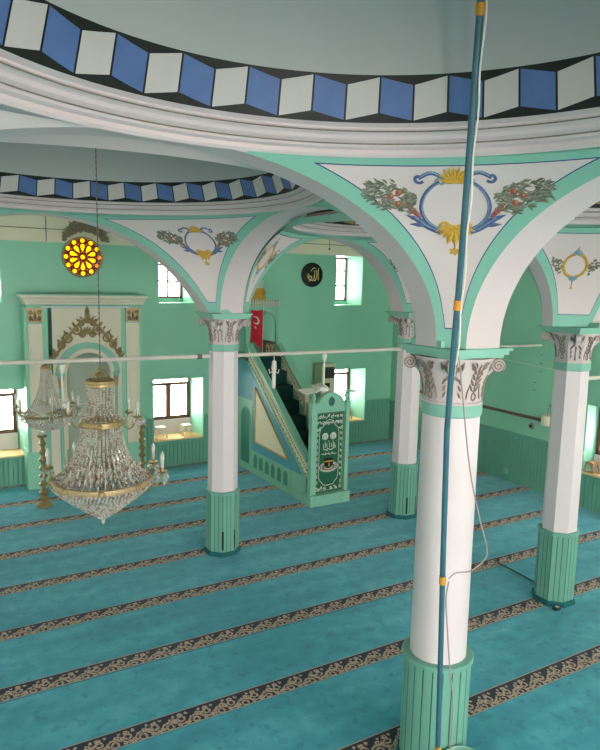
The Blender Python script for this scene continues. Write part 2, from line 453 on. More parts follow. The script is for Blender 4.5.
RINGPROF = [(1.0, .0), (.992, .004), (.992, .010), (.975, .013), (.97, .018), (.955, .022), (.948, .027), (.935, .031), (.925, .033), (.925, .036), (.905, .040)]
def bay(name, corners, zc, bc, rc, rb, zb, npairs, ph, cols, label, dome_h, plain=None, zcor=None):
    """corners counter-clockwise-or-clockwise list of 4; arches between consecutive ones"""
    root = thing(name, label, None, (bc[0], bc[1], ZS), kind='structure')
    cx, cy = bc; zr = zcor if zcor is not None else (zc if not isinstance(zc, list) else .186)
    edges = []
    for k in range(4):
        P1, P2 = corners[k], corners[(k+1) % 4]
        d = Vector((P2[0]-P1[0], P2[1]-P1[1])); nrm = Vector((-d.y, d.x))
        side = 1 if nrm.dot(Vector((cx-P1[0], cy-P1[1]))) > 0 else -1
        edges.append(seg_arch(P1, P2, HH, zc[k] if isinstance(zc, list) else zc, side))
    n = (len(edges[0])-1)//2
    loop = []; pends = []
    for k in range(4):
        e1 = list(reversed(edges[k-1][n:])); e2 = edges[k][:n+1]     # from spring to crown at corner k
        G = pend_surface(bc, e1, e2)
        m = M(); nu = len(G[0]); V = [p for r in G for p in r]
        m.add(V, [(j*nu+i, j*nu+i+1, (j+1)*nu+i+1, (j+1)*nu+i) for j in range(len(G)-1) for i in range(nu-1)], 0)
        m.attr = {'d1': mind(V, e1), 'd2': mind(V, e2), 'dT': mind(V, G[-1]), 'dB': [max(0, p[2]-ZS-.008) for p in V]}
        sc_ = np.array([.60+.40*min(1, max(0, (p[2]-ZS-.07)/.16)) for p in V])
        m.attr['d1'] = m.attr['d1']/sc_; m.attr['d2'] = m.attr['d2']/sc_
        if plain:                                          # stretch of vault left without painted borders
            w_ = np.array([1. if plain(p) else 0. for p in V])
            for q_ in ('d1', 'd2', 'dT', 'dB'): m.attr[q_] = np.array(m.attr[q_])+w_
        po = m.build('pendentive', [PEND], root, smooth=60, fix=False)
        loop += G[-1][:-1] if k < 4 else []
        bvh = BVHTree.FromPolygons([Vector(p) for p in V], m.f)
        pends.append((po, bvh))
    # flat green margin between the arches' crowns and the cornice
    m = M(); L = len(loop); vs = list(loop); 
    for p in loop:
        a = math.atan2(p[0]-cx, p[1]-cy); vs.append((cx+rc*math.sin(a), cy+rc*math.cos(a), zr))
    m.add(vs, [(i, (i+1) % L, L+(i+1) % L, L+i) for i in range(L)], [1 if plain and plain(loop[i]) else 0 for i in range(L)])
    m.build('painted_margin', [TRIMG, WHITE], root, fix=False)
    # cornice of stepped mouldings
    zz = zb-.0; hgt = zz-zr
    prof = [(rc, zr)]
    for r, z in RINGPROF[1:]:
        f = (1-r)/(1-.905); prof.append((rc+(rb-rc)*f, zr+hgt*z/.040))
    m = M(); m.lathe(cx, cy, prof, 128); m.build('moulded_cornice', [WHITE], root, smooth=20, fix=False)
    # thin shadow-gap lines painted along the cornice
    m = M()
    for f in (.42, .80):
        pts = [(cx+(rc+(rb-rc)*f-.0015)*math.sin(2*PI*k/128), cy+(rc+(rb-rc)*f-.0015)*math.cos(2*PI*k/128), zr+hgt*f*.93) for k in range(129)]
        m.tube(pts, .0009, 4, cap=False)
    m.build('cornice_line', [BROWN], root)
    # tile band: zigzag parallelograms painted on black
    rt = rb*.955; ht = (rb*.143 if rb < .45 else rb*.112) if rb > .36 else rb*.16
    def bp(a, v, e=0.): 
        r = rb+(rt-rb)*v-e; return (cx+r*math.sin(a), cy+r*math.cos(a), zb+ht*v)
    m = M(); nn = npairs*2; step = 2*PI/nn
    sub = 2
    for k in range(nn*sub):
        a0 = k*step/sub; a1 = (k+1)*step/sub
        m.add([bp(a0,0),bp(a1,0),bp(a1,1),bp(a0,1)], [(0,1,2,3)], 0)
    lo, hi, hh2 = .05, .21, .74; lw = step*.03
    for k in range(nn):
        a0 = ph+(k-0)*step+lw; a1 = ph+(k+1)*step-lw
        b0, b1 = (lo, hi) if k % 2 == 0 else (hi, lo)
        am = (a0+a1)/2; bm = (b0+b1)/2
        e = .0012
        m.add([bp(a0,b0,e),bp(am,bm,e),bp(a1,b1,e),bp(a1,b1+hh2,e),bp(am,bm+hh2,e),bp(a0,b0+hh2,e)], [(0,1,4,5),(1,2,3,4)], 1 if k % 2 == 0 else 2)
    m.build('tile_band', [BLACK, cols[0], cols[1]], root, fix=False, smooth=0)
    prof = [(rt, zb+ht)]
    for j in range(1, 25):
        a = PI/2*j/24; prof.append((max(1e-4, rt*math.cos(a)), zb+ht+dome_h*math.sin(a)))
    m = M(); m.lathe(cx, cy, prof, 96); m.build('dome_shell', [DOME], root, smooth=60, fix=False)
    return root, pends

def chart(bvh, bc, th0, z0, k, kz=None):
    kz = kz or k; cx, cy = bc
    hit0 = bvh.ray_cast(Vector((cx, cy, z0)), Vector((math.sin(th0), math.cos(th0), 0)))
    R0 = hit0[3] if hit0[0] else .55
    last = [Vector((cx, cy, z0))]
    def f(a, b):
        th = th0+a*k/R0; z = z0+b*kz
        d = Vector((math.sin(th), math.cos(th), 0))
        h = bvh.ray_cast(Vector((cx, cy, z)), d)
        if h[0] is None: 
            return last[0], -d
        last[0] = h[0]
        nn = h[1]; nn = nn if nn.dot(d) < 0 else -nn
        return h[0], nn
    return f

def cartouche(po, bvh, bc, corner, z0, k, kz, kind, label):
    th0 = math.atan2(corner[0]-bc[0], corner[1]-bc[1])
    o = Orn(chart(bvh, bc, th0, z0, k, kz), .0012)
    # materials: 0 blue,1 gold,2 leaf,3 darkleaf,4 rose,5 pale blue
    if kind == 1:
        rnd = random.Random(3)
        for s in (-1, 1):
            # leaf spray
            for i in range(190):
                t = rnd.random(); x = s*(1.1+1.6*t); y = .12+.42*t+(rnd.random()-.5)*1.15*(1-abs(t-.45)*1.0)
                if abs(x) > 3.0: continue
                o.leaf(x, y, rnd.uniform(-.9, .9)+(0 if s > 0 else PI), .23, .085, 2 if rnd.random() < .6 else 3, .0009+.0008*rnd.random(), 4)
            for q in ((1.95, .36), (1.72, .10), (1.70, .50)): 
                o.disc(s*q[0], q[1], .11, 4, .0022); o.disc(s*q[0]+.03, q[1]+.03, .04, 1, .003)
            # frame sides: blue double outline
            ax = [ (s*math.cos(a)*1.0, math.sin(a)*.98) for a in [(-1.25+i*2.35/22) for i in range(23)] ]
            o.stroke(ax, .12, 0, .0016); o.stroke([(x*.98, y*.98) for x, y in ax], .04, 5, .0022)
            # top scroll
            o.arc(s*1.10, .98, .17, -2.6 if s > 0 else -.54, 1.9 if s > 0 else -5.04, .10, 0, .06)
            o.stroke([(s*(.35+.75*i/8), .98+.18*math.sin(PI*i/8)) for i in range(9)], .13, 0, .0015)
            o.stroke([(s*(.40+.65*i/8), 1.03+.16*math.sin(PI*i/8)) for i in range(9)], .05, 5, .002)
            o.arc(s*.42, .85, .17, 0 if s > 0 else PI, 5 if s > 0 else -1.9, .09, 5, .05)
            # lower wings
            for j, (l, an) in enumerate(((.75, .85), (.62, .45), (.5, .1))):
                o.leaf(s*(.98-.08*j), -.45-.14*j, an if s > 0 else PI-an, l, .17, 4 if j == 0 else 0, .0019)
            o.stroke([(s*(.35+.85*i/10), -.98+.62*(i/10)**1.6) for i in range(11)], .22, 0, .0014)
            o.stroke([(s*(.38+.80*i/10), -.95+.58*(i/10)**1.6) for i in range(11)], .06, 5, .002)
            o.arc(s*.28, -.72, .20, -PI/2, (-PI/2+4.6) if s > 0 else (-PI/2-4.6), .10, 1, .06)
        for i in range(9):                       # shells
            an = PI*.08+PI*.84*i/8; o.leaf(0, .84, an, .54, .18, 1, .0028)
            an = -PI*.12-PI*.76*i/8; o.leaf(0, -.72, an, .80 if 2 < i < 6 else .62, .26, 1, .0028)
        o.stroke([(0, -1.3-.08*i) for i in range(6)], [.2,.16,.1,.06,.05,.05], 1)
        for i in range(6): o.leaf(0, -1.78, i*PI/3+PI/6, .19, .12, 1, .002)
    else:
        rnd = random.Random(5)
        for s in (-1, 1):
            for i in range(60):
                t = rnd.random(); x = s*(1.05+.85*t); y = -.15+.55*t+(rnd.random()-.5)*1.3*(1-t*.5)
                o.leaf(x, y, rnd.uniform(-1.6, .6) if s > 0 else PI-rnd.uniform(-1.6, .6), .28, .13, 2 if rnd.random() < .6 else 3, .001, 4)
            ax = [(s*math.cos(a)*.95, math.sin(a)*1.0) for a in [(-1.45+i*2.9/22) for i in range(23)]]
            o.stroke(ax, .24, 1, .0018)
            for i in range(8):
                a = -1.2+i*.34; o.leaf(s*math.cos(a)*.9, math.sin(a)*.95, (a+.9) if s > 0 else PI-(a+.9), .32, .13, 1, .0022)
        for i in range(7):
            o.leaf(0, .95, PI*.1+PI*.8*i/6, .5 if i != 3 else .75, .18, 5, .0028)
            o.leaf(0, -.95, -PI*.1-PI*.8*i/6, .5 if i != 3 else .7, .18, 5, .0028)
        o.stroke([(0, -1.5-.08*i) for i in range(7)], .1, 1)
        o.disc(0, -2.02, .12, 1)
    ob = o.m.build('painted_cartouche', [BLUEP, GOLDP, LEAFP, LEAFD, ROSEP, SKYP], po, fix=False, smooth=0, label=label)
    return ob

# ------------------------------------------------------------------ vaults
cw = dict()
bc1 = (.36, .45); bc2 = (.338, 1.552); bc3 = (1.365, 1.72); bc4 = (1.355, .885)
b1, p1 = bay('ceiling_dome', [N, SR, SL, NL], [.188, .188, .188, .197], bc1, .462, .418, .226, 27, math.radians(-.2), (TGREY, TBLUE), 'great dome ceiling with blue and grey zigzag tile band', .34, plain=lambda p: p[0] < .43 and p[1] > 0)
b2, p2 = bay('ceiling_dome', [A, N, NL, AL], [.190, .197, .184, .180], bc2, .535, .490, .218, 31, math.radians(8.9), (TGREY, TBLUE), 'second dome ceiling above the big chandelier', .38, plain=lambda p: p[0] < .62 and p[1] < 1.1)
b3, p3 = bay('ceiling_dome', [B, CC, Q, A], [.16, .16, .178, .16], bc3, .345, .300, .203, 16, .1, (TGREY, TGOLD), 'small dome ceiling with olive and grey tile band', .25, zcor=.168)
b4, p4 = bay('ceiling_dome', [CC, D, E, Q], [.16, .16, .16, .16], bc4, .345, .300, .203, 18, .1, (TGREY, TGOLD), 'small dome ceiling of the side aisle', .26, zcor=.165)
# bay corner order: pends[k] sits at corners[k]
cartouche(p1[0][0], p1[0][1], bc1, N, .126, .0545, .039, 1, 'blue and gold cartouche with rose sprays on either side')
cartouche(p2[0][0], p2[0][1], bc2, A, .113, .048, .036, 1, 'blue and gold cartouche with leaf sprays')
cartouche(p2[1][0], p2[1][1], bc2, N, .113, .048, .036, 1, 'blue and gold cartouche seen edge on')
cartouche(p3[3][0], p3[3][1], bc3, A, .075, .040, .040, 2, 'gold ring cartouche')
cartouche(p3[0][0], p3[0][1], bc3, B, .075, .040, .040, 2, 'gold ring cartouche')
cartouche(p4[0][0], p4[0][1], bc4, (CC[0]-.055, CC[1]+.01), .060, .033, .031, 2, 'gold ring cartouche with pale blue finials')

arch(NL, N, .197, 'arch between the great dome and the chandelier dome')
arch(N, SR, .188, 'arch springing from the round column toward the gallery')
arch(A, N, .190, 'arch from the round column to the column left of the pulpit')
arch(AL, A, .180, 'arch in front of the prayer niche')
arch(A, B, .160, 'arch in front of the pulpit')
arch(CC, B, .160, 'side aisle arch along the right wall')
arch(CC, Q, .160, 'short arch from the side aisle column toward the great arch')
arch(D, E, .160, 'short side aisle arch nearer the gallery')
arch(CC, D, .160, 'side aisle arch toward the gallery')

# ------------------------------------------------------------------ room shell
def wall_with_holes(axis, pos, thick, u0, u1, z0, z1, holes, name, mats, split=ZW, out=1, splay=.02):
    """axis 'y': wall in plane y=pos spanning x; 'x': plane x=pos spanning y. Outer face at pos+out*thick"""
    us = sorted(set([u0, u1]+[h[0] for h in holes]+[h[1] for h in holes]))
    zs = sorted(set([z0, z1, split]+[h[2] for h in holes]+[h[3] for h in holes]))
    P = (lambda u, d, z: (u, pos+out*d, z)) if axis == 'y' else (lambda u, d, z: (pos+out*d, u, z))
    m = M()
    for i in range(len(us)-1):
        for j in range(len(zs)-1):
            a, b, c, d = us[i], us[i+1], zs[j], zs[j+1]
            if any(h[0]-1e-6 <= a and b <= h[1]+1e-6 and h[2]-1e-6 <= c and d <= h[3]+1e-6 for h in holes): continue
            mi = 1 if c >= split-1e-6 else 0
            m.add([P(a,0,c),P(b,0,c),P(b,0,d),P(a,0,d)], [(0,1,2,3)], mi)
            m.add([P(a,thick,c),P(b,thick,c),P(b,thick,d),P(a,thick,d)], [(3,2,1,0)], mi)
    for h in holes:
        a, b, c, d = h[:4]; s = splay
        q0 = [P(a,0,c),P(b,0,c),P(b,0,d),P(a,0,d)]; q1 = [P(a+s,thick,c),P(b-s,thick,c),P(b-s,thick,d-s*.3),P(a+s,thick,d-s*.3)]
        m.add(q0+q1, [(0,1,5,4),(1,2,6,5),(2,3,7,6),(3,0,4,7)], 0)
        # close the outer face round the splayed opening
        q2 = [P(a,thick,c),P(b,thick,c),P(b,thick,d),P(a,thick,d)]
        m.add(q1+q2, [(0,1,5,4),(1,2,6,5),(2,3,7,6),(3,0,4,7)], 0)
    # close the rims
    m.add([P(u0,0,z0),P(u0,thick,z0),P(u0,thick,z1),P(u0,0,z1),P(u1,0,z0),P(u1,thick,z0),P(u1,thick,z1),P(u1,0,z1)], [(0,1,2,3),(4,5,6,7),(3,2,6,7)], 0)
    o = m.build(name, mats, smooth=0, fix=False); return struct(o)

TH = .165
qh = [(.155, .43, -.86, -.535), (1.055, 1.33, -.86, -.53), (2.135, 2.41, -.86, -.53), (1.088, 1.284, -.13, .15), (2.165, 2.36, -.14, .152), (.145, .345, -.13, .15), (-.8, -.55, -.86, -.53), (-.77, -.58, -.13, .15)]
wq = wall_with_holes('y', QY, TH, LX-TH, RX+TH, -1, .95, qh, 'wall_front', [GREEN, CREAM])
rh = [(1.60, 1.875, -.84, -.525), (.75, 1.02, -.84, -.525), (-.3, -.03, -.84, -.525), (-1.2, -.93, -.84, -.525), (1.63, 1.83, -.13, .15), (.78, .98, -.13, .15), (-.27, -.07, -.13, .15), (-1.17, -.97, -.13, .15)]  # only the first is in view; the rest are unseen, added for daylight
TW = .075
wr = wall_with_holes('x', RX, TW, BY-TH, QY+TH, -1, .95, rh, 'wall_right', [GREEN, CREAM], split=.30)
lh = [(2.5, 2.78, -.84, -.525)]+rh[:4]+rh[4:]+[(2.54, 2.74, -.13, .15)]  # unseen left wall windows, added to bring daylight from that side
wl = wall_with_holes('x', LX, TW, BY-TH, QY+TH, -1, .95, lh, 'wall_left', [GREEN, CREAM], out=-1, split=.30)
bh = [(-1.0, -.5, -.70, .25), (-.2, .3, -.70, .25), (.55, 1.05, -.70, .25), (1.3, 1.8, -.70, .25), (1.98, 2.45, -.70, .25)]  # unseen back windows, made oversized to brighten and even out the hall
wb = wall_with_holes('y', BY, TH, LX-TH, RX+TH, -1, .95, bh, 'wall_back', [GREEN, CREAM], out=-1, split=.30)

m = M(); m.add([(LX-TH,BY-TH,-1),(RX+TH,BY-TH,-1),(RX+TH,QY+TH,-1),(LX-TH,QY+TH,-1),(LX-TH,BY-TH,-1.03),(RX+TH,BY-TH,-1.03),(RX+TH,QY+TH,-1.03),(LX-TH,QY+TH,-1.03)],
               [(0,1,2,3),(4,7,6,5),(0,4,5,1),(1,5,6,2),(2,6,7,3),(3,7,4,0)], 0)
struct(m.build('floor', [CARPET], smooth=0, org=(0,0,-1)), 'turquoise prayer row carpet with navy floral bands')
m = M(); m.box(LX-TH, RX+TH, BY-TH, QY+TH, .95, 1.0); struct(m.build('sky_block_slab', [WHITE], smooth=0))  # unseen slab over the domes, added so daylight enters only by windows
m = M(); m.box(LX, RX, 2.205, QY, .33, .36); struct(m.build('ceiling_strip', [CREAM], smooth=0), 'flat cream ceiling along the prayer wall')
m = M(); m.box(1.80, RX, BY, 2.20, .33, .36); struct(m.build('ceiling_strip', [CREAM], smooth=0), 'flat cream ceiling along the right wall')

# panelling with vertical grooves
def panelling(axis, pos, u0, u1, z0, z1, out, name, pitch=.0205, th=.005, M_=None):
    m = M_ or M(); n = max(1, int(round((u1-u0)/pitch))); pr = []
    for k in range(n):
        a = u0+(u1-u0)*k/n; b = u0+(u1-u0)*(k+1)/n; g = (b-a)*.18
        pr += [(a, th*.25), (a+g*.5, th), (b-g*.5, th), (b, th*.25)]
    P = (lambda u, d, z: (u, pos-out*d, z)) if axis == 'y' else (lambda u, d, z: (pos-out*d, u, z))
    vs = [P(u, d, z0) for u, d in pr]+[P(u, d, z1) for u, d in pr]; L = len(pr)
    m.add(vs, [(i, i+1, L+i+1, L+i) for i in range(L-1)], 0)
    m.add([P(u0,0,z1),P(u1,0,z1),P(u1,th,z1),P(u0,th,z1)], [(0,1,2,3)], 0)
    return m
def rail(axis, pos, u0, u1, z, out, m, w=.004, h=.012, mi=0):
    if axis == 'y': m.box(u0, u1, min(pos, pos-out*(w+.005)), max(pos, pos-out*(w+.005)), z, z+h, mi)
    else: m.box(min(pos, pos-out*(w+.005)), max(pos, pos-out*(w+.005)), u0, u1, z, z+h, mi)
m = M()
for a, b, t in ((LX, .155, -.745), (.155, .43, -.872), (1.0, 1.055, -.745), (1.055, 1.33, -.872), (1.33, 2.135, -.745), (2.135, 2.41, -.872), (2.41, RX, -.745)):
    panelling('y', QY, a, b, -1, t, 1, '', M_=m); rail('y', QY, a, b, t, 1, m)
struct(m.build('trim_1', [WAINS], smooth=0), 'green vertical board panelling under the prayer wall windows')
m = M()
for a, b, t in ((1.875, QY, -.752), (1.60, 1.875, -.86), (1.02, 1.60, -.752), (BY, 1.02, -.86)):
    panelling('x', RX, a, b, -1, t, 1, '', M_=m); rail('x', RX, a, b, t, 1, m)
struct(m.build('trim_2', [WAINS], smooth=0), 'green vertical board panelling along the right wall')

# ------------------------------------------------------------------ windows
wn = [0]
PORT = []
def window(axis, pos, out, h, kind, TH=TH):
    a, b, c, d = h; wn[0] += 1; s = .02
    a += s; b -= s; d -= s*.3
    mk = (lambda u, dd, z: (u, pos+out*dd, z)) if axis == 'y' else (lambda u, dd, z: (pos+out*dd, u, z))
    o0 = mk((a+b)/2, TH, c)
    r = thing('window_%d' % wn[0], None, None, o0, kind='structure')
    D0, D1 = TH-.022, TH-.008
    def bx(m, u0, u1, z0, z1, e=0.):
        p = mk(u0, D0-e, z0); q = mk(u1, D1+e, z1)
        m.box(min(p[0],q[0]), max(p[0],q[0]), min(p[1],q[1]), max(p[1],q[1]), z0, z1)
    m = M(); w = .012 if kind == 'low' else .011
    zb = c+.085 if kind == 'low' else c+.02
    bx(m, a, a+w, zb, d); bx(m, b-w, b, zb, d); bx(m, a, b, zb, zb+w); bx(m, a, b, d-w, d)
    fm = m.build('window_frame', [FRAME if kind == 'low' else MAUVE], r, smooth=0)
    m = M()
    if kind == 'low':
        mu = a+(b-a)*.47; zt = d-.045
        bx(m, mu-.008, mu+.008, zb+w, zt, .002); bx(m, a+w, b-w, zt, zt+.010, .002)
        # inner sashes
        for u0, u1 in ((a+w, mu-.008), (mu+.008, b-w)):
            bx(m, u0, u0+.006, zb+w, zt, -.003); bx(m, u1-.006, u1, zb+w, zt, -.003); bx(m, u0, u1, zb+w, zb+w+.006, -.003); bx(m, u0, u1, zt-.006, zt, -.003)
    else:
        for q in (.36, .70):
            zz = zb+(d-zb)*q if axis == 'y' else zb+(d-zb)*q
            bx(m, a+w, b-w, d-(d-zb)*(1-q)-.0055, d-(d-zb)*(1-q)+.0055)
        mu = (a+b)/2; bx(m, mu-.005, mu+.005, zb+w, d-w, -.001)
    m.build('mullion', [FRAME if kind == 'low' else MAUVE], r, smooth=0)
    m = M(); p = mk(a, TH-.016, zb); q = mk(b, TH-.014, d)
    m.box(min(p[0],q[0]), max(p[0],q[0]), min(p[1],q[1]), max(p[1],q[1]), zb, d)
    m.build('pane', [GLASS], r, smooth=0)
    m = M(); p = mk(a, TH-.03, c); q = mk(b, TH, zb)      # low parapet under the sash
    m.box(min(p[0],q[0]), max(p[0],q[0]), min(p[1],q[1]), max(p[1],q[1]), c, zb)
    m.build('parapet', [SHAFT if kind == 'low' else GREEN], r, smooth=0)
    if kind == 'low':
        m = M(); p = mk(h[0], -.004, c); q = mk(h[1], TH-.03, c+.006)
        m.box(min(p[0],q[0]), max(p[0],q[0]), min(p[1],q[1]), max(p[1],q[1]), c-.002, c+.006)
        m.build('sill', [SILL], r, smooth=0)
        # iron grille outside
        m = M()
        for k in range(1, 7):
            u = a+(b-a)*k/7; m.tube([mk(u, TH+.02, zb), mk(u, TH+.02, d)], .0012, 5)
        for k in range(1, 5):
            z = zb+(d-zb)*k/5; m.tube([mk(a, TH+.02, z), mk(b, TH+.02, z)], .0012, 5)
        m.build('grille', [MAUVE], r)
    # daylight portal at the opening
    PORT.append((mk((a+b)/2, TH+.03, (zb+d)/2), (b-a)*S, (d-zb)*S, axis, out))
for h in qh: window('y', QY, 1, h, 'low' if h[3] < 0 else 'up')
for h in rh: window('x', RX, 1, h, 'low' if h[3] < 0 else 'up', TW)
for h in lh: window('x', LX, -1, h, 'low' if h[3] < 0 else 'up', TW)
for h in bh: window('y', BY, -1, h, 'up')

# ------------------------------------------------------------------ columns
def capital(parent, r0, n, zb=-.226, zt=-.137, half=.072):
    """bell with leaf relief, four corner volutes, abacus"""
    def prof(b):
        return r0*(1.0+.05*b)+.022*max(0, b-.25)**1.5*1.3
    m = M(); pr = [(r0*1.06, zb-.001), (r0*1.06, zb+.003), (prof(0), zb+.004)]
    pr += [(prof(j/10), zb+.004+(zt-zb-.004)*j/10) for j in range(1, 11)]
    ph = PI/8 if n == 8 else 0
    m.lathe(0, 0, [(r, z) for r, z in pr], n, ph=ph)
    loc = ORG[parent.name]
    m.v = [(x+loc[0], y+loc[1], z) for x, y, z in m.v]
    bell = m.build('capital_bell', [WHITE], parent, smooth=30)
    kf = math.cos(PI/8) if n == 8 else 1
    def f(a, b):
        b = max(0, min(1, b)); r = prof(b)
        if n == 8:
            loc_a = ((a+PI/8) % (PI/4))-PI/8; r = r*math.cos(PI/8)/math.cos(loc_a)
        d = (math.sin(a), math.cos(a), 0)
        return (loc[0]+r*d[0], loc[1]+r*d[1], zb+.006+(zt-zb-.008)*b), d
    o = Orn(f, .0032)
    for k in range(8):
        c = k*PI/4
        if k % 2 == 0:                                # palm branch over a ring, scrolls above
            for s in (-1, 1):
                o.arc(c+s*.20, .84, .10, PI/2, PI/2+s*5.2, .045, 0, .03)
                o.stroke([(c+s*(.30-.16*t-.08*math.sin(PI*t)), .93-.26*t) for t in [i/8 for i in range(9)]], [.07*(1-.6*i/8) for i in range(9)])
                for j in range(4): o.leaf(c+s*.05, .24+.14*j, PI/2-s*.72, .25-.02*j, .085)
                o.leaf(c+s*.30, .05, PI/2+s*.25, .34, .06)
            o.arc(c, .12, .085, 0, 2*PI, .05)
            o.stroke([(c, .2+.5*i/6) for i in range(7)], .03)
            o.leaf(c, .70, PI/2, .2, .08)
        else:                                         # palm tree with a drooping crown
            o.stroke([(c, .02+.52*i/6) for i in range(7)], [.11, .07, .055, .05, .06, .09, .12])
            for s in (-1, 1):
                o.stroke([(c+s*.24*t, .60-.14*t*t) for t in [i/6 for i in range(7)]], [.13, .13, .11, .09, .07, .05, .02])
                for j in range(3): o.leaf(c+s*.30, .08+.16*j, PI/2+s*.6, .20, .075)
                o.leaf(c+s*.08, .68, PI/2-s*.7, .30, .10); o.leaf(c+s*.26, .74, PI/2-s*.1, .22, .08)
            o.leaf(c, .66, PI/2, .30, .10)
    o.m.build('leaf_relief', [BROWN], bell, smooth=60, fix=False, label='brown carved leaves')
    # volutes
    for i, (sx, sy) in enumerate(((1,1),(1,-1),(-1,-1),(-1,1))):
        m = M(); dx, dy = sx/math.sqrt(2), sy/math.sqrt(2); R = half*1.17; cxv, cyv = loc[0]+dx*R, loc[1]+dy*R; zc = zt-.016
        nx, ny = -dy, dx
        pts = []
        vs = []; K = 20
        for s in (-1, 1):
            for k in range(K):
                a = 2*PI*k/K; rr = .0125
                vs.append((cxv+nx*s*.007+dx*rr*math.cos(a), cyv+ny*s*.007+dy*rr*math.cos(a), zc+rr*math.sin(a)))
        m.add(vs, [tuple(range(K)), tuple(range(2*K-1, K-1, -1))]+[(k, (k+1) % K, K+(k+1) % K, K+k) for k in range(K)], 0)
        for s in (-1, 1):
            pts = []
            for k in range(40):
                t = k/39; a = PI/2+t*4.6*PI; rr = .0130*(1-t)+.0015
                pts.append((cxv+nx*s*.008+dx*rr*math.cos(a), cyv+ny*s*.008+dy*rr*math.cos(a), zc+rr*math.sin(a)))
            m.tube(pts, .0010, 5, mi=1)
        # stem that grows from the bell
        m.tube([(loc[0]+dx*r0*.9, loc[1]+dy*r0*.9, zb+.05), (loc[0]+dx*(r0+.006), loc[1]+dy*(r0+.006), zt-.03), (loc[0]+dx*(R-.002), loc[1]+dy*(R-.002), zt-.006)], [.007, .008, .008], 8)
        m.build('volute', [WHITE, BROWN], bell)
    # abacus: stepped square slab, mint with a white lip
    m = M(); cx, cy = loc[0], loc[1]
    m.box(cx-half+.006, cx+half-.006, cy-half+.006, cy+half-.006, zt, zt+.006)
    m.box(cx-half, cx+half, cy-half, cy+half, zt+.006, ZCAP-.004)
    m.box(cx-half-.005, cx+half+.005, cy-half-.005, cy+half+.005, ZCAP-.004, ZCAP+.001)
    m.build('abacus', [TRIMG], parent, smooth=0)

def foot_block(loc, t=.0425, h=HH):
    m = M()
    m.box(loc[0]-h, loc[0]+h, loc[1]-t, loc[1]+t, ZCAP+.0015, ZS+.012); m.box(loc[0]-t, loc[0]+t, loc[1]-h, loc[1]+h, ZCAP+.0015, ZS+.012)
    struct(m.build('impost_block', [TRIMG], smooth=0), 'mint impost block under the springing arches')
for _l in (N, A, B, AL, NL, SR): foot_block(_l)
for _l in (CC, D): foot_block(_l, .025, .10)

def column(loc, label, n=8):
    t = thing('column', label, 'column', (loc[0], loc[1], -1), group='white columns with carved capitals', kind='thing')
    x, y = loc; big = n != 8; ph = PI/8 if n == 8 else 0
    rc = .0690 if big else .0625; rs0 = .0578 if big else .0545; rs1 = .0555 if big else .0515
    m = M(); m.lathe(x, y, [(rc+.006, -1), (rc+.006, -.990), (rc+.003, -.984)], n, ph=ph, cap=True); m.build('plinth', [TEALB], t, smooth=30)
    # cladding of vertical boards
    m = M(); zt = -.763 if big else -.770
    nb = 22 if big else 24; vs = []
    def rad(a, r):
        if big: return r
        la = ((a-ph+PI/8) % (PI/4))-PI/8
        la = ((a+PI/8-ph) % (PI/4)) - PI/8
        return r*math.cos(PI/8)/math.cos(((a-ph) % (PI/4))-PI/8)
    pts = []
    for k in range(nb):
        a0 = 2*PI*k/nb+ph; w = 2*PI/nb
        for f_, d in ((0, .0022), (.10, 0), (.9, 0), (1, .0022)):
            a = a0+w*f_*.999; r = rad(a, rc)-d; pts.append((x+r*math.sin(a), y+r*math.cos(a)))
    L = len(pts)
    m.add([(p[0], p[1], -.984) for p in pts]+[(p[0], p[1], zt) for p in pts], [(i, (i+1) % L, L+(i+1) % L, L+i) for i in range(L)], [1 if i % 4 in (3, 0) and False else (1 if i % 4 == 3 else 0) for i in range(L)])
    for k in range(nb):                                   # dark grooves
        a = 2*PI*k/nb+ph; r = rad(a, rc)-.0006
        w = .0011; p = (x+r*math.sin(a), y+r*math.cos(a)); tx, ty = math.cos(a)*w, -math.sin(a)*w
        m.add([(p[0]-tx, p[1]-ty, -.984), (p[0]+tx, p[1]+ty, -.984), (p[0]+tx, p[1]+ty, zt), (p[0]-tx, p[1]-ty, zt)], [(0,1,2,3)], 1)
    cl = m.build('cladding', [CLAD, CLADG], t, smooth=0, fix=False)
    m = M(); e = .0042 if big else .002
    m.lathe(x, y, [(rc-.001, zt-.002), (rc+e, zt), (rc+e, zt+.007), (rc+e-.002, zt+.009), (rs0-.002, zt+.010)], n*(6 if big else 1) if not big else 48, ph=ph)
    m.build('cladding_rim', [CLAD], t, smooth=30)
    m = M(); m.lathe(x, y, [(rs0, zt+.008), (rs1, -.25)], n, ph=ph); m.build('shaft', [SHAFT], t, smooth=30 if not big else 60)
    m = M(); m.lathe(x, y, [(rs1, -.252), (rs1+.0025, -.251), (rs1+.0035, -.248), (rs1+.0035, -.230), (rs1+.0025, -.2265), (rs1, -.2255)], n, ph=ph, mi=[1, 0, 0, 0, 1]); m.build('neck_band', [TRIMG, BROWN], t, smooth=30 if not big else 60)
    capital(t, rs1, n if n == 8 else 48)
    return t, cl
ca, cl = column(A, 'slim eight-sided white column between the prayer niche and the pulpit')
x, y = A
for a, w in ((math.radians(202), .0035), (math.radians(158), .0025)):
    m = M()
    r = .0600; px, py = x+r*math.sin(a), y+r*math.cos(a); tx, ty = math.cos(a)*w, -math.sin(a)*w; nx, ny = math.sin(a)*.0025, math.cos(a)*.0025
    vs = [(px-tx, py-ty, -.975), (px+tx, py+ty, -.975), (px+tx, py+ty, -.905), (px-tx, py-ty, -.905)]
    vs += [(p[0]+nx, p[1]+ny, p[2]) for p in vs]
    m.add(vs, [(0,1,2,3),(7,6,5,4),(0,4,5,1),(1,5,6,2),(2,6,7,3),(3,7,4,0)], 0)
    m.build('cladding_slot', [BLACK], cl, smooth=0, label='dark slot in the cladding')
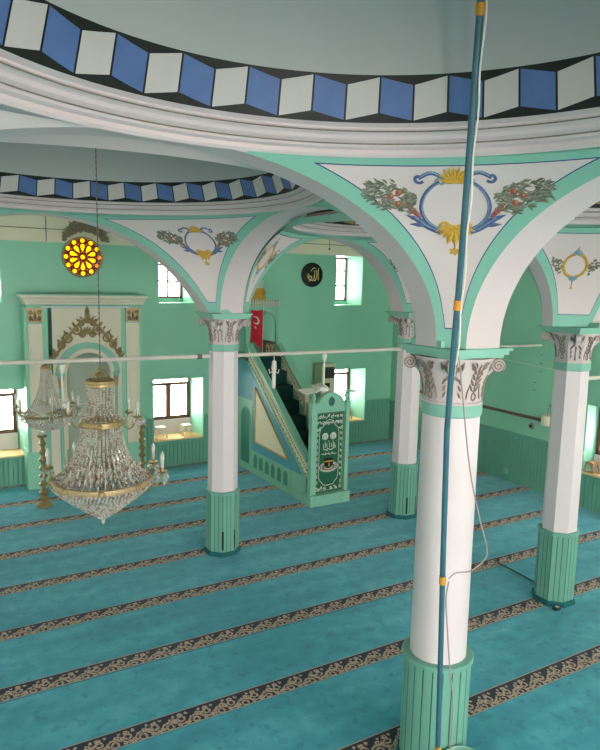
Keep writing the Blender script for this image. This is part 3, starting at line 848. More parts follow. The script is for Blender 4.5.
dup(ca, (B[0], B[1], -1), 'eight-sided white column right of the pulpit, mostly behind the round one')
cside = dup(ca, (CC[0], CC[1], -1), 'eight-sided white column of the side aisle with a cable at its foot')
dup(ca, (AL[0], AL[1], -1), 'eight-sided white column on the far side of the prayer niche, out of the photo')
dup(ca, (D[0], D[1], -1), 'eight-sided white column of the side aisle nearest the gallery, out of the photo')
for ch in list(cside.children):
    for g in list(ch.children):
        if g.name.startswith('cladding_slot'):
            nm = g; nm.scale = (1, 1, 1); bpy.data.objects.remove(g, do_unlink=True)
cn, cln = column(N, 'thick round white column standing behind the blue pole', n=48)
dup(cn, (NL[0], NL[1], -1), 'round white column out of the photo beside the chandelier dome')
dup(cn, (SR[0], SR[1], -1), 'round white column out of the photo beside the gallery')

QW, RW = QY-.0006, RX-.0006

# ------------------------------------------------------------------ prayer niche
MF = 3.20
mc = .703
t = thing('mihrab', 'tall white and green prayer niche with brown carved scrolls over its arch', 'mihrab', (mc, 3.26, -1))
m = M()
m.box(.425, .441, MF+.008, QW, -.82, -.15); m.box(.500, .526, MF+.008, QW, -1, -.15); m.box(.862, .887, MF+.008, QW, -1, -.15); m.box(.951, .972, MF+.008, QW, -.82, -.15)
m.box(.418, .500, MF+.002, QW, -1, -.82); m.box(.887, .980, MF+.002, QW, -1, -.82)
m.build('side_body', [GREEN], t, smooth=0)
for x0, x1 in ((.441, .500), (.887, .951)):
    m = M(); m.box(x0, x1, MF, QW, -.82, -.215); m.box(x0+.010, x1-.010, MF-.003, MF, -.80, -.235)
    pl = m.build('pilaster', [IVORY], t, smooth=0)
    m = M(); xc = (x0+x1)/2
    m.box(x0-.004, x1+.004, MF-.008, QW, -.157, -.150); m.box(x0-.002, x1+.002, MF-.004, QW, -.215, -.157); m.box(x0-.003, x1+.003, MF-.007, QW, -.222, -.215, 1)
    cp = m.build('pilaster_capital', [BRONZE, TRIMG], pl, smooth=0)
    o = Orn(lambda a, b, xc=xc: ((xc+a, MF-.004, b), (0, -1, 0)), .004)
    for s in (-1, 1):
        o.arc(xc*0+s*.019, -.170, .010, 0, s*9, .004, 0, .002); o.leaf(s*.006, -.212, PI/2-s*.5, .034, .010); o.leaf(s*.018, -.212, PI/2-s*.3, .026, .010)
    o.leaf(0, -.212, PI/2, .05, .012)
    o.m.build('capital_leaf_relief', [LATD], pl, fix=False)
# white panel with the arched opening
RI = .106; zc = -.462; m = M()
x0, x1, zt = .526, .862, -.146; K = 40
arc = [(mc+RI*math.cos(PI-PI*k/K), zc+RI*math.sin(PI-PI*k/K)) for k in range(K+1)]
out = []
for x, z in arc:
    dx, dz = x-mc, z-zc; s = min((x1-mc)/abs(dx) if dx else 9, (zt-zc)/dz if dz > 1e-6 else 9); out.append((mc+dx*s, zc+dz*s))
vs = [(a, MF+.004, b) for a, b in arc]+[(a, MF+.004, b) for a, b in out]
m.add(vs, [(k, k+1, K+1+k+1, K+1+k) for k in range(K)], 0)
for s in (-1, 1):
    xa, xb = mc+s*RI, (x0 if s < 0 else x1); m.add([(xa,MF+.004,-1),(xb,MF+.004,-1),(xb,MF+.004,zc),(xa,MF+.004,zc)], [(0,1,2,3)], 0)
# corner fill
m.add([(x0,MF+.004,zc),(x0,MF+.004,zt),(mc-(zt-zc)*abs((x0-mc)/(zt-zc)),MF+.004,zt)], [(0,1,2)], 0)
m.build('arch_panel', [IVORY], t, smooth=0)
# concave niche
m = M(); G = []
dep = .095
for j in range(13):
    a = PI*j/12; G.append((mc-RI*math.cos(a), MF+.004+dep*math.sin(a)))
vs = [(x, y, -1) for x, y in G]+[(x, y, zc) for x, y in G]; n = len(G)
fs = [(i, i+1, n+i+1, n+i) for i in range(n-1)]
rows = 10
for j in range(1, rows+1):
    e = PI/2*j/rows
    for x, y in G: vs.append((mc+(x-mc)*math.cos(e), MF+.004+(y-MF-.004)*math.cos(e), zc+RI*math.sin(e)))
    b = n*j; fs += [(b+i, b+i+1, b+n+i+1, b+n+i) for i in range(n-1)]
m.add(vs, fs); m.build('concave_niche', [NICHE], t, smooth=60, fix=False)
def archband(m, r0, r1, y0, y1, mi, zb=-.82):
    K = 36; p = [(mc+r1*math.cos(PI*k/K), zc+r1*math.sin(PI*k/K)) for k in range(K+1)]; q = [(mc+r0*math.cos(PI*k/K), zc+r0*math.sin(PI*k/K)) for k in range(K+1)]
    p = [(mc+r1, zb)]+p+[(mc-r1, zb)]; q = [(mc+r0, zb)]+q+[(mc-r0, zb)]; L = len(p)
    vs = [(a,y0,b) for a,b in p]+[(a,y0,b) for a,b in q]+[(a,y1,b) for a,b in p]+[(a,y1,b) for a,b in q]
    m.add(vs, [f for i in range(L-1) for f in ((i,i+1,L+i+1,L+i), (i,2*L+i,2*L+i+1,i+1), (L+i,L+i+1,3*L+i+1,3*L+i))], mi)
m = M(); archband(m, .121, .150, MF-.002, MF+.004, 0, -.46); m.build('green_arch_band', [TRIMG], t, smooth=40)
m = M(); archband(m, .101, .121, MF-.010, MF+.006, 0); archband(m, .106, .114, MF-.013, MF-.010, 0); m.build('archivolt', [IVORY], t, smooth=40)
for s in (-1, 1):
    m = M(); xx = mc+s*.128
    m.lathe(xx, MF-.004, [(.012, -1), (.012, -.97), (.008, -.96), (.0075, -.53), (.009, -.525), (.011, -.50), (.013, -.485), (.015, -.478), (.015, -.466)], 16, mi=[0,0,0,0,1,1,1,0]); m.box(xx-.017, xx+.017, MF-.020, MF+.004, -.466, -.458)
    m.build('colonnette', [TRIMG, BRONZE], t)
# cornice
def moul(m, x0, x1, prof, mi=0):
    """prof: (projection, z) swept round three sides"""
    L = len(prof); vs = []
    for p, z in prof: vs += [(x0-p, QW, z), (x0-p, MF-p, z), (x1+p, MF-p, z), (x1+p, QW, z)]
    fs = []; mis = []
    for j in range(L-1):
        for k in range(3): fs.append((4*j+k, 4*j+k+1, 4*j+4+k+1, 4*j+4+k)); mis.append(mi[j] if isinstance(mi, list) else mi)
    fs.append((4*(L-1), 4*(L-1)+1, 4*(L-1)+2, 4*(L-1)+3)); mis.append(mis[-1]); m.add(vs, fs, mis)
m = M(); moul(m, .436, .962, [(0, -.152), (0, -.138), (.006, -.134), (.006, -.126), (.012, -.122), (.016, -.110), (.026, -.102), (.028, -.092), (.028, -.088), (.020, -.086), (.0, -.082)], [1,1,0,0,0,0,0,1,1,1])
m.build('cornice', [IVORY, TRIMG], t, smooth=0)
m = M(); m.box(.50, .90, MF-.003, MF, -.149, -.144); m.build('frieze_line', [SHAFT], t, smooth=0)
# carved scrollwork over the arch
o = Orn(lambda a, b: ((mc+a, MF+.004, b), (0, -1, 0)), .009)
for s in (-1, 1):
    for (x, z, r, d) in ((.050, -.255, .026, 1), (.088, -.292, .026, -1), (.122, -.325, .021, 1), (.146, -.362, .015, -1), (.158, -.392, .011, 1), (.022, -.275, .016, -1), (.028, -.222, .014, 1)):
        o.arc(s*x, z, r, PI/2, PI/2+s*d*9.5, .0085, 0, .005); 
        o.disc(s*x, z, r*.28)
        o.leaf(s*(x+r*.2), z+r*.6, PI/2-s*.6, r*1.1, .010)
    o.stroke([(s*(.01+.155*i/14), -.205-.20*(i/14)**1.35) for i in range(15)], .012)
    for i in range(9):
        q = i/8; o.leaf(s*(.02+.14*q), -.205-.18*q**1.35, (.9 if s > 0 else PI-.9), .022, .009)
for i in range(7): o.leaf(0, -.225+.012*i, PI/2, .03, .014*(1-i*.1)); o.leaf(0, -.222+.012*i, PI/2-.9, .024*(1-.1*i), .009); o.leaf(0, -.222+.012*i, PI/2+.9, .024*(1-.1*i), .009)
for q in range(7): o.leaf(0, -.272, PI*.05+PI*.9*q/6, .036, .012)
for q in range(5): o.leaf(0, -.165, -PI*.0+PI*q/4, .014, .007)
o.m.build('carved_scrollwork', [BRONZE], t, fix=False, smooth=60)

# ------------------------------------------------------------------ rosette window and crest
rx, rz, rr = .711, .088, .094
t = thing('stained_glass_rosette', 'round backlit yellow stained glass rosette high on the green wall', 'stained glass window', (rx, QW, rz))
m = M(); K = 48
vs = []
for r, y in ((rr-.006, QW-.001), (rr-.006, QW-.010), (rr, QW-.012), (rr+.003, QW-.008), (rr+.003, QW)):
    vs += [(rx+r*math.sin(2*PI*k/K), y, rz+r*math.cos(2*PI*k/K)) for k in range(K)]
m.add(vs, [(j*K+k, j*K+(k+1)%K, (j+1)*K+(k+1)%K, (j+1)*K+k) for j in range(4) for k in range(K)]); m.build('rim', [BRONZE], t)
m = M(); m.add([(rx+(rr-.002)*math.sin(2*PI*k/K), QW-.002, rz+(rr-.002)*math.cos(2*PI*k/K)) for k in range(K)], [tuple(range(K))]); m.build('tracery', [mat('dark_red_lead', '6a2413', .6)], t, fix=False, smooth=0)
def petal(m, r0, r1, w, a, mi, y=QW-.005, n=14):
    vs = [(0, 0)]
    for k in range(n):
        q = 2*PI*k/n; rc = (r0+r1)/2+(r1-r0)/2*math.cos(q); ww = w*math.sin(q)*(.55+.45*math.cos(q/1.0)*1 if r1-r0 > .03 else 1)
        vs.append((rc, ww))
    vs[0] = ((r0+r1)/2, 0)
    P = [(rx+r*math.sin(a)+v*math.cos(a), y, rz+r*math.cos(a)-v*math.sin(a)) for r, v in vs]
    m.add(P, [(0, 1+k, 1+(k+1) % n) for k in range(n)], mi)
m = M(); petal(m, -.0105, .0105, .0105, 0, 0)
for k in range(10): petal(m, .024, .062, .0155, 2*PI*k/10, 0)
for k in range(12): petal(m, .068, .087, .0105, 2*PI*k/12, 0 if k not in (3, 4) else 1)
for k in range(10): petal(m, .058, .067, .0045, 2*PI*(k+.5)/10, 2); petal(m, .019, .026, .003, 2*PI*(k+.5)/10, 2)
for k in range(12): petal(m, .080, .086, .003, 2*PI*(k+.5)/12, 2)
m.build('glazing', [YGLASS, OGLASS, RGLASS], t, fix=False, smooth=0)
o = Orn(lambda a, b: ((rx+.012+a, QW-.0058, b), (0, -1, 0)), .008)
rnd = random.Random(11)
for s in (-1, 1):
    for i in range(9):
        q = i/8; a = PI/2-s*(.08+.80*q); R = .114+.004*q
        cx, cz = R*math.cos(a), rz+R*math.sin(a)+.0
        hh = .060*(1-q)**.6+.018
        for k in range(14): o.leaf(cx+(rnd.random()-.5)*.020, cz+hh*.9*rnd.random(), PI/2+rnd.uniform(-1.3, 1.3)-s*.3, .020, .009)
        o.arc(cx, cz+hh*.5, .008, rnd.random()*6, rnd.random()*6+5, .004, 0, .002)
    for (x, z, r) in ((.022, .215, .016), (.050, .205, .014), (.075, .190, .012), (.090, .178, .008)): o.arc(s*x, z, r, PI/2, PI/2+s*8, .006, 0, .003)
for k in range(5): o.leaf(0, .215, PI*.15+PI*.7*k/4, .035, .012)
tag(o.m.build('carved_crest', [mat('carved_grey_brown', 'a3967f', .6, noise=.25, nscale=40)], fix=False, smooth=60), 'brown carved leaf crest above the yellow rosette', 'wall ornament')

# ------------------------------------------------------------------ pulpit
MX0, MX1 = 1.487, 1.677
Lz = lambda y: -.893+(y-2.461)*.748
t = thing('minbar', 'green pulpit with lattice handrails, carpeted steps and a cloth door', 'pulpit', ((MX0+MX1)/2, 2.87, -1))
for k, (xa, xb) in enumerate(((MX0, MX0+.018), (MX1-.018, MX1))):
    m = M(); m.ext([(2.47, -1), (QW, -1), (QW, Lz(3.10)), (3.10, Lz(3.10)), (2.47, Lz(2.47))], xa, xb, 'x'); m.box(xa-.004, xb+.004, 2.47, QW, -1, -.975)
    sp = m.build('side_panel', [MINB], t, smooth=0)
    if k == 0:
        X = MX0
        m = M(); m.ext([(2.505, -.878), (3.02, -.878), (3.02, Lz(3.02)-.006), (2.53, Lz(2.53)-.006)], X-.002, X, 'x'); m.ext([(3.025, -.62), (3.29, -.62), (3.29, Lz(3.1)-.005), (3.10, Lz(3.1)-.005), (3.025, Lz(3.025)-.005)], X-.002, X, 'x')
        m.build('blue_field', [MINBL], sp, smooth=0)
        m = M(); tri = [(2.980, -.545), (2.976, -.826), (2.632, -.834)]
        m.ext(tri, X-.004, X-.001, 'x'); m.build('cream_triangle', [PANEL], sp, smooth=0)
        m = M(); pts = [(X-.005, a, b) for a, b in tri]
        for i in range(3): m.tube([pts[i], pts[(i+1) % 3]], .0038, 6)
        m.build('gilt_moulding', [GOLDP], sp)
        m = M(); m.box(X-.003, X, 2.60, 3.02, -.972, -.878); m.build('arcade_board', [MINB], sp, smooth=0)
        for i in range(6):
            y0 = 2.625+i*.0645; y1 = y0+.044; ym = (y0+y1)/2
            poly = [(y0, -.965), (y1, -.965), (y1, -.913), (y1-.004, -.903), (ym, -.890), (y0+.004, -.903), (y0, -.913)]
            m = M(); m.ext(poly, X-.0038, X-.003, 'x', 0); q = [(X-.004, a, b) for a, b in poly]; m.tube(q+[q[0]], .0016, 5, mi=1)
            m.build('pointed_niche', [RECESS, MINB], sp, smooth=0)
        poly = [(3.04, -.965), (3.15, -.965), (3.15, -.72)]+[(3.095+.055*math.cos(PI*j/10), -.72+.055*math.sin(PI*j/10)) for j in range(11)][1:-1]+[(3.04, -.72)]
        m = M(); m.ext(poly, X-.003, X-.001, 'x', 0); q = [(X-.003, a, b) for a, b in poly]; m.tube(q+[q[0]], .003, 5, mi=1); m.build('arched_recess', [RECESS, MINB], sp, smooth=0)
def lattice(m, fx, s0, s1, b0, b1, nseg):
    """openwork pattern on a strip; fx maps (s,b)->point"""
    for i in range(nseg):
        a = s0+(s1-s0)*i/nseg; b = s0+(s1-s0)*(i+1)/nseg; c = (a+b)/2; bm = (b0+b1)/2
        pts = [(c+(b-a)*.40*math.cos(2*PI*k/8), bm+(b1-b0)*.40*math.sin(2*PI*k/8)) for k in range(9)]
        m.tube([fx(*p) for p in pts], .0013, 4, mi=0, cap=False)
        for (u_, v_) in ((c, bm), (a, bm), (c, b0+(b1-b0)*.06), (c, b0+(b1-b0)*.94)):
            m.gem(fx(u_, v_), .0042, .0055, mi=1)
for k, (X, xo) in enumerate(((MX0, -1), (MX1, 1))):
    ya, yb = (2.461, 3.075) if k == 0 else (2.79, 3.075)
    xa, xb = (X-.003, X+.020) if k == 0 else (X-.020, X+.003)
    m = M()
    m.ext([(ya, Lz(ya)), (yb, Lz(yb)), (yb, Lz(yb)+.018), (ya, Lz(ya)+.018)], xa, xb, 'x', 0)
    m.ext([(ya, Lz(ya)+.085), (yb, Lz(yb)+.085), (yb, Lz(yb)+.103), (ya, Lz(ya)+.103)], xa-.004, xb+.004, 'x', 0)
    hr = m.build('handrail', [MINB], t, smooth=0)
    m = M(); m.ext([(ya, Lz(ya)+.018), (yb, Lz(yb)+.018), (yb, Lz(yb)+.085), (ya, Lz(ya)+.085)], xa+.004, xb-.004, 'x', 0)
    for xx in ((xa+.004), (xb-.004)):
        lattice(m, lambda s, b, xx=xx: (xx, s, Lz(s)+b), ya, yb, .019, .084, 26 if k == 0 else 13)
    m.build('lattice_band', [LATT, LATD], hr, smooth=0)
    if k == 1:
        m = M(); m.box(xa, xb, 2.775, 2.795, -1, -.555); m.box(xa, xb, 2.715, 2.73, -1, -.575); m.box(xa+.004, xb-.004, 2.73, 2.775, -1, -.60)
        for xx in (xa+.004,): lattice(m, lambda s, b, xx=xx: (xx, b, s), -.93, -.60, 2.731, 2.774, 9)
        m.build('newel_panel', [LATT, LATT, LATD], t, smooth=0)
# steps
pts = [(2.50, -1)]; ns = 9
for i in range(ns):
    y = 2.50+i*.60/ns; z = -1+(i+1)*(.60/ns); pts += [(y, z), (y+.60/ns, z)]
pts += [(QW-.002, -.40), (QW-.002, -1)]
m = M(); m.ext(pts, MX0+.018, MX1-.018, 'x'); m.build('carpeted_steps', [STAIR], t, smooth=0)
# portal
for X0, X1 in ((1.482, 1.510), (1.662, 1.680)):
    m = M(); m.box(X0, X1, 2.418, 2.445, -.95, -.532); m.box(X0-.002, X1+.002, 2.415, 2.448, -.545, -.532)
    p = m.build('portal_post', [MINB], t, smooth=0)
    m = M(); xc, yc = (X0+X1)/2, 2.432
    m.lathe(xc, yc, [(.010, -.532), (.006, -.525), (.009, -.517), (.012, -.508), (.009, -.499), (.005, -.494), (.007, -.486), (.004, -.480), (.0025, -.470), (.0004, -.452)], 12); m.build('finial', [MINB], p)
m = M(); m.box(1.476, 1.684, 2.405, 2.48, -1, -.952); 
panelling('y', 2.405, 1.476, 1.684, -.998, -.956, 1, '', pitch=.0165, th=.004, M_=m); m.box(1.474, 1.686, 2.400, 2.482, -.956, -.948)
m.build('fluted_base', [MINB], t, smooth=0)
m = M(); xc = 1.586
m.box(1.510, 1.662, 2.425, 2.445, -.578, -.566)
K = 20; m.ext([(xc+.076*math.cos(PI*k/K), -.566+.078*math.sin(PI*k/K)) for k in range(K+1)], 2.425, 2.447, 'y')
q = [(xc+.074*math.cos(PI*k/K), 2.425, -.566+.076*math.sin(PI*k/K)) for k in range(K+1)]; m.tube(q, .003, 6)
ty = m.build('tympanum', [MINB], t, smooth=0)
m = M(); m.add([(xc+.017*math.cos(2*PI*k/24), 2.4235, -.530+.021*math.sin(2*PI*k/24)) for k in range(24)], [tuple(range(24))]); m.ext([(xc-.003, -.512), (xc+.003, -.512), (xc, -.500)], 2.4235, 2.425, 'y'); m.build('dark_medallion', [CLADG], ty, smooth=0)
m = M(); m.box(1.510, 1.662, 2.436, 2.442, -.948, -.578); dr = m.build('cloth_door', [DKGRN], t, smooth=0)
DZ0, DZ1, DX0, DX1 = -.940, -.585, 1.515, 1.657
o = Orn(lambda a, b: ((a, 2.436, b), (0, -1, 0)), .0010)
for off in (0., ): o.stroke([(DX0, DZ0), (DX1, DZ0), (DX1, DZ1), (DX0, DZ1), (DX0, DZ0)], .0022)
# inner cusped frame
fr = []
hw = .052; 
for s in (-1, 1):
    pts = [(xc+s*.0, -.612)]
    pts += [(xc+s*.020, -.622), (xc+s*.030, -.640), (xc+s*.046, -.652), (xc+s*hw, -.675), (xc+s*hw, -.875), (xc+s*.046, -.892), (xc+s*.034, -.902), (xc+s*.028, -.914), (xc, -.918)]
    o.stroke(pts, .0028)
rnd = random.Random(4)
for s in (-1, 1):
    for i in range(13):                       # corner and border scrolls
        z = -.93+.33*i/12; r = .0075
        if -.90 < z < -.66: o.arc(xc+s*.064, z, .0065, 0, s*7, .0022, 0, .0015); o.leaf(xc+s*.064, z, PI/2+s*.4, .014, .004)
        else:
            for xx in (.064, .049, .034, .018, .005):
                if abs(z+.785)-.115 > (.060-xx)*.6: o.arc(xc+s*xx, z+rnd.uniform(-.003, .003), r, rnd.random()*6, rnd.random()*6+5, .0028, 0, .002); o.leaf(xc+s*xx, z, rnd.random()*6, .012, .005)
o.m.build('white_border_embroidery', [WHP], dr, fix=False, smooth=0)
o = Orn(lambda a, b: ((a, 2.436, b), (0, -1, 0)), .0012)
for s in (-1, 1):
    o.disc(xc+s*.0215, -.690, .0165, 0, .0008, 20)
    for j in range(3): o.stroke([(xc+s*.0215-.008+.006*j, -.682), (xc+s*.0215-.008+.006*j, -.696)], .002, 1, .0024)
    o.arc(xc+s*.0215, -.695, .009, PI, 2*PI, .002, 1, h=.0024)
# calligraphy line in two registers
for i, (a, b) in enumerate(((-.030, .0), (-.020, .004), (-.012, .0), (.002, .003), (.012, .0), (.022, .004), (.030, 0))):
    o.stroke([(xc+a, -.722+b), (xc+a+.001, -.742)], .0030, 0)
o.arc(xc-.018, -.744, .012, PI, 2*PI, .0035, 0, sy=.6); o.arc(xc+.010, -.744, .014, PI, 2*PI, .0035, 0, sy=.6); o.arc(xc+.028, -.740, .007, PI/2, 2.4*PI, .003, 0)
for a, b in ((-.024, -.716), (-.004, -.714), (.018, -.716), (.006, -.752), (-.012, -.756)): o.leaf(xc+a, b, .3, .007, .004)
o.stroke([(xc-.040+.008*i, -.772+.003*math.sin(i*1.9)) for i in range(11)], .0028)
for a in (-.02, 0, .017): o.stroke([(xc+a, -.762), (xc+a+.001, -.772)], .0026)
o.m.build('white_calligraphy', [WHP, CLADG], dr, fix=False, smooth=0)
# shrine picture: black cube with gold band on white rings
o = Orn(lambda a, b: ((a, 2.436, b), (0, -1, 0)), .0010)
for r, w, mi in ((.047, .0035, 0), (.038, .003, 0), (.029, .008, 1), (.020, .003, 0)): o.arc(xc, -.832, r, 0, 2*PI, w, mi, sy=.48, n=36)
m = o.m
m.box(xc-.024, xc+.022, 2.4325, 2.436, -.828, -.790, 2); m.box(xc-.0245, xc+.0225, 2.432, 2.436, -.808, -.802, 3); m.box(xc-.002, xc+.004, 2.4318, 2.436, -.828, -.812, 3)
m.build('shrine_picture', [WHP, ROSEP, BLACK, GOLDP], dr, fix=False, smooth=0)
# kiosk over the steps
KY0, KY1 = 3.10, QW-.004
m = M()
for X in (MX0, MX1-.016):
    for Y in (KY0, KY1-.016): m.box(X, X+.016, Y, Y+.016, -.40, -.150)
m.box(MX0-.003, MX1+.003, KY0-.003, KY1, -.150, -.138)
m.box(MX0, MX1, KY0, KY1, -.408, -.398)
# spandrels with round-headed openings
def spandrel(m, x0, x1, y0, y1, zt, axis):
    c = ((x0+x1)/2 if axis == 'y' else (y0+y1)/2); hw = ((x1-x0) if axis == 'y' else (y1-y0))/2; K = 16
    cz = zt-.012-hw*.9
    inn = [(c+hw*math.cos(PI*k/K), cz+hw*.9*math.sin(PI*k/K)) for k in range(K+1)]; otr = [(a, zt) for a, b in inn]
    for k in range(K):
        m.ext([inn[k], inn[k+1], otr[k+1], otr[k]], y0 if axis == 'y' else x0, y1 if axis == 'y' else x1, axis)
spandrel(m, MX0+.016, MX1-.016, KY0+.002, KY0+.012, -.150, 'y')
spandrel(m, MX0+.002, MX0+.012, KY0+.016, KY1-.016, -.150, 'x'); spandrel(m, MX1-.012, MX1-.002, KY0+.016, KY1-.016, -.150, 'x')
ki = m.build('kiosk', [MINB], t, smooth=0)
m = M(); m.box(MX1-.075, MX1-.016, KY0+.004, KY0+.008, -.398, -.330, 1); lattice(m, lambda s, b: (s, KY0+.003, b), MX1-.075, MX1-.016, -.395, -.333, 3); m.box(MX1-.010, MX1-.006, KY0+.016, KY1-.016, -.398, -.33, 1); m.build('kiosk_lattice', [LATT, LATD], ki, smooth=0)
m = M()
for i in range(13):
    x = MX0+.004+i*(MX1-MX0-.008)/12; m.box(x-.0035, x+.0035, KY0-.004, KY0+.001, -.138, -.108); m.gem((x, KY0-.002, -.105), .0045, .006)
for j in range(10):
    y = KY0+j*.02
    for x in (MX0-.001, MX1+.001): m.box(x-.002, x+.002, y-.0035, y+.0035, -.138, -.108)
m.box(MX0-.003, MX1+.003, KY0-.004, KY0+.001, -.122, -.117)
m.build('crenellated_rail', [WHP], ki, smooth=0)
kc = ((MX0+MX1)/2-.006, (KY0+KY1)/2)
m = M(); m.lathe(kc[0], kc[1], [(.066, -.138), (.066, -.090), (.060, -.086), (.058, -.048), (.062, -.045)], 8, ph=PI/8, cap=True); 
for k in range(24):
    a = 2*PI*k/24; m.gem((kc[0]+.064*math.sin(a), kc[1]+.064*math.cos(a), -.068), .006, .010)
m.build('gilt_drum', [GOLDP], ki, smooth=0)
m = M(); m.lathe(kc[0], kc[1], [(.045, -.045), (.045, -.010), (.042, -.004), (.040, .006), (.030, .010), (.006, .016), (.003, .045), (.0005, .05)], 8, ph=PI/8, cap=True)
for k in range(16):
    a = 2*PI*k/16; m.box(kc[0]+.047*math.sin(a)-.003, kc[0]+.047*math.sin(a)+.003, kc[1]+.047*math.cos(a)-.003, kc[1]+.047*math.cos(a)+.003, -.045, -.003, 1)
m.build('lantern_spire', [ROD, WHP], ki, smooth=0)

# flag on its staff, standing in the kiosk
t = thing('national_flag', 'red flag with white crescent and star hanging in the pulpit kiosk', 'flag', (1.575, KY0-.012, -.398))
m = M(); m.tube([(1.575, KY0-.010, -.398), (1.575, KY0-.010, -.140)], .0022, 8); m.build('staff', [ROD], t)
fw, n1, n2 = .070, 16, 20; m = M(); vs = []
def fp(a, b, e=0.):   # a 0..1 from staff leftwards, b 0..1 downwards
    zt = -.153-.012*math.sin(a*PI)*.5; zb = -.352+.030*a-.01*math.sin(a*7)
    return (1.574-fw*a, KY0-.012+.006*math.sin(a*11+b*2)*a-e, zt+(zb-zt)*b)
for j in range(n2+1):
    for i in range(n1+1): vs.append(fp(i/n1, j/n2))
m.add(vs, [(j*(n1+1)+i, j*(n1+1)+i+1, (j+1)*(n1+1)+i+1, (j+1)*(n1+1)+i) for j in range(n2) for i in range(n1)])
m.build('cloth', [RED], t, fix=False, smooth=60)
m = M(); K = 24; pa = []; pb = []
for k in range(K+1):
    q = -2.5+5.0*k/K
    pa.append((.60-.30*math.cos(q), .30+.12*math.sin(q))); pb.append((.66-.225*math.cos(q)*1., .30+.09*math.sin(q)))
pa[0] = pb[0] = tuple((pa[0][i]+pb[0][i])/2 for i in (0, 1)); pa[-1] = pb[-1] = tuple((pa[-1][i]+pb[-1][i])/2 for i in (0, 1))
vs = [fp(a, b, .002) for a, b in pa]+[fp(a, b, .002) for a, b in pb]
m.add(vs, [(k, k+1, K+1+k+1, K+1+k) for k in range(K)])
st = [(.60+(.11 if k % 2 == 0 else .045)*math.sin(PI*k/5+.2), .53+(.045 if k % 2 == 0 else .018)*math.cos(PI*k/5+.2)) for k in range(10)]
m.add([fp(a, b, .0022) for a, b in st]+[fp(.60, .53, .0022)], [(k, (k+1) % 10, 10) for k in range(10)])
m.build('crescent_and_star', [WHP], t, fix=False, smooth=0)

# ------------------------------------------------------------------ calligraphy medallion
t = thing('calligraphy_medallion', 'black oval medallion with gold calligraphy on the green wall', 'medallion', (2.000, QW, .035))
cx, cz = 2.000, .035
m = M(); K = 40; vs = []
for r, y in ((.0, QW-.010), (.9, QW-.010), (1., QW-.008), (1.0, QW)):
    vs += [(cx+.071*r*math.sin(2*PI*k/K), y, cz+.070*r*math.cos(2*PI*k/K)) for k in range(K)]
m.add(vs, [(j*K+k, j*K+(k+1) % K, (j+1)*K+(k+1) % K, (j+1)*K+k) for j in range(3) for k in range(K)]); m.build('board', [BLACK], t)
o = Orn(lambda a, b: ((cx+a, QW-.010, cz+b), (0, -1, 0)), .002)
o.stroke([(.040, .040), (.036, .01), (.040, -.030)], [.004, .007, .005]); 
o.stroke([(.028, .028), (.026, -.02), (.018, -.034), (.008, -.028), (.010, -.005)], [.004, .006, .007, .006, .003])
o.stroke([(.014, .020), (.012, -.018), (.002, -.034), (-.010, -.030), (-.008, -.006)], [.004, .006, .007, .006, .003])
o.arc(-.016, -.018, .010, 0, 2*PI, .006); o.stroke([(-.006, -.028), (-.024, -.038)], .005)
o.stroke([(-.012, .020), (.000, .036), (.010, .040), (.022, .036)], .004); o.leaf(-.038, .006, -.5, .022, .006); o.leaf(-.040, -.006, -.3, .018, .005); o.stroke([(-.034, -.018), (-.024, -.010)], .004); o.arc(.014, .026, .006, PI, 2*PI, .003)
o.m.build('gold_calligraphy', [mat('pale_gold_paint', 'd8bf88', .5)], t, fix=False, smooth=0)

# ------------------------------------------------------------------ chandeliers
def beads(m, path, n, r, h=None):
    """n beads along a 3D polyline"""
    P = [Vector(p) for p in path]; L = [0]
    for i in range(1, len(P)): L.append(L[-1]+(P[i]-P[i-1]).length)
    for k in range(n):
        s = L[-1]*(k+.5)/n; i = 0
        while i < len(L)-2 and L[i+1] < s: i += 1
        q = P[i].lerp(P[i+1], (s-L[i])/max(1e-9, L[i+1]-L[i])); m.gem(q, r, (h or r))
def band(m, cx, cy, r, z0, z1, n=40, th=.003, mi=0):
    m.lathe(cx, cy, [(r, z0), (r+th, z0+.002), (r+th, (z0+z1)/2-.001), (r+th+.0015, (z0+z1)/2), (r+th, z1-.002), (r, z1), (r-th*.5, z1), (r-th*.5, z0), (r, z0)], n, mi)
def arm(m, mg, c, a, r0, z0, r1, z1, sc=1.):
    """curved candle arm in gold (m) with crystal cup, candle and drops (mg)"""
    cx, cy = c; sx, sy = math.sin(a), math.cos(a); pts = []
    for i in range(13):
        q = i/12; r = r0+(r1-r0)*q; z = z0+(z1-z0)*q-.026*sc*math.sin(PI*q)*(1 if z1 >= z0-.02 else .6); pts.append((cx+sx*r, cy+sy*r, z))
    m.tube(pts, .0022*sc, 6)
    x, y = cx+sx*r1, cy+sy*r1
    m.lathe(x, y, [(.002*sc, z1-.004*sc), (.010*sc, z1), (.013*sc, z1+.004*sc), (.005*sc, z1+.004*sc), (.005*sc, z1+.012*sc)], 10)
    mg.lathe(x, y, [(.0042*sc, z1+.008*sc), (.0042*sc, z1+.030*sc), (.006*sc, z1+.034*sc), (.005*sc, z1+.043*sc), (.001*sc, z1+.052*sc)], 8)
    for k in range(6):
        q = 2*PI*k/6; X, Y = x+.013*sc*math.sin(q), y+.013*sc*math.cos(q)
        mg.gem((X, Y, z1-.002*sc), .0022*sc); mg.gem((X, Y, z1-.010*sc), .0032*sc, .006*sc)
        if k % 2: mg.gem((X, Y, z1-.023*sc), .0036*sc, .007*sc)
cx, cy = .366, 1.545
t = thing('crystal_chandelier', 'large crystal chandelier with brass rings hanging under the second dome', 'chandelier', (cx, cy, -.58))
m = M(); m.tube([(cx, cy, .575), (cx, cy, -.205)], .0011, 5)
for k in range(60):
    z = .57-.77*k/60; m.gem((cx, cy, z), .0020, .0045)
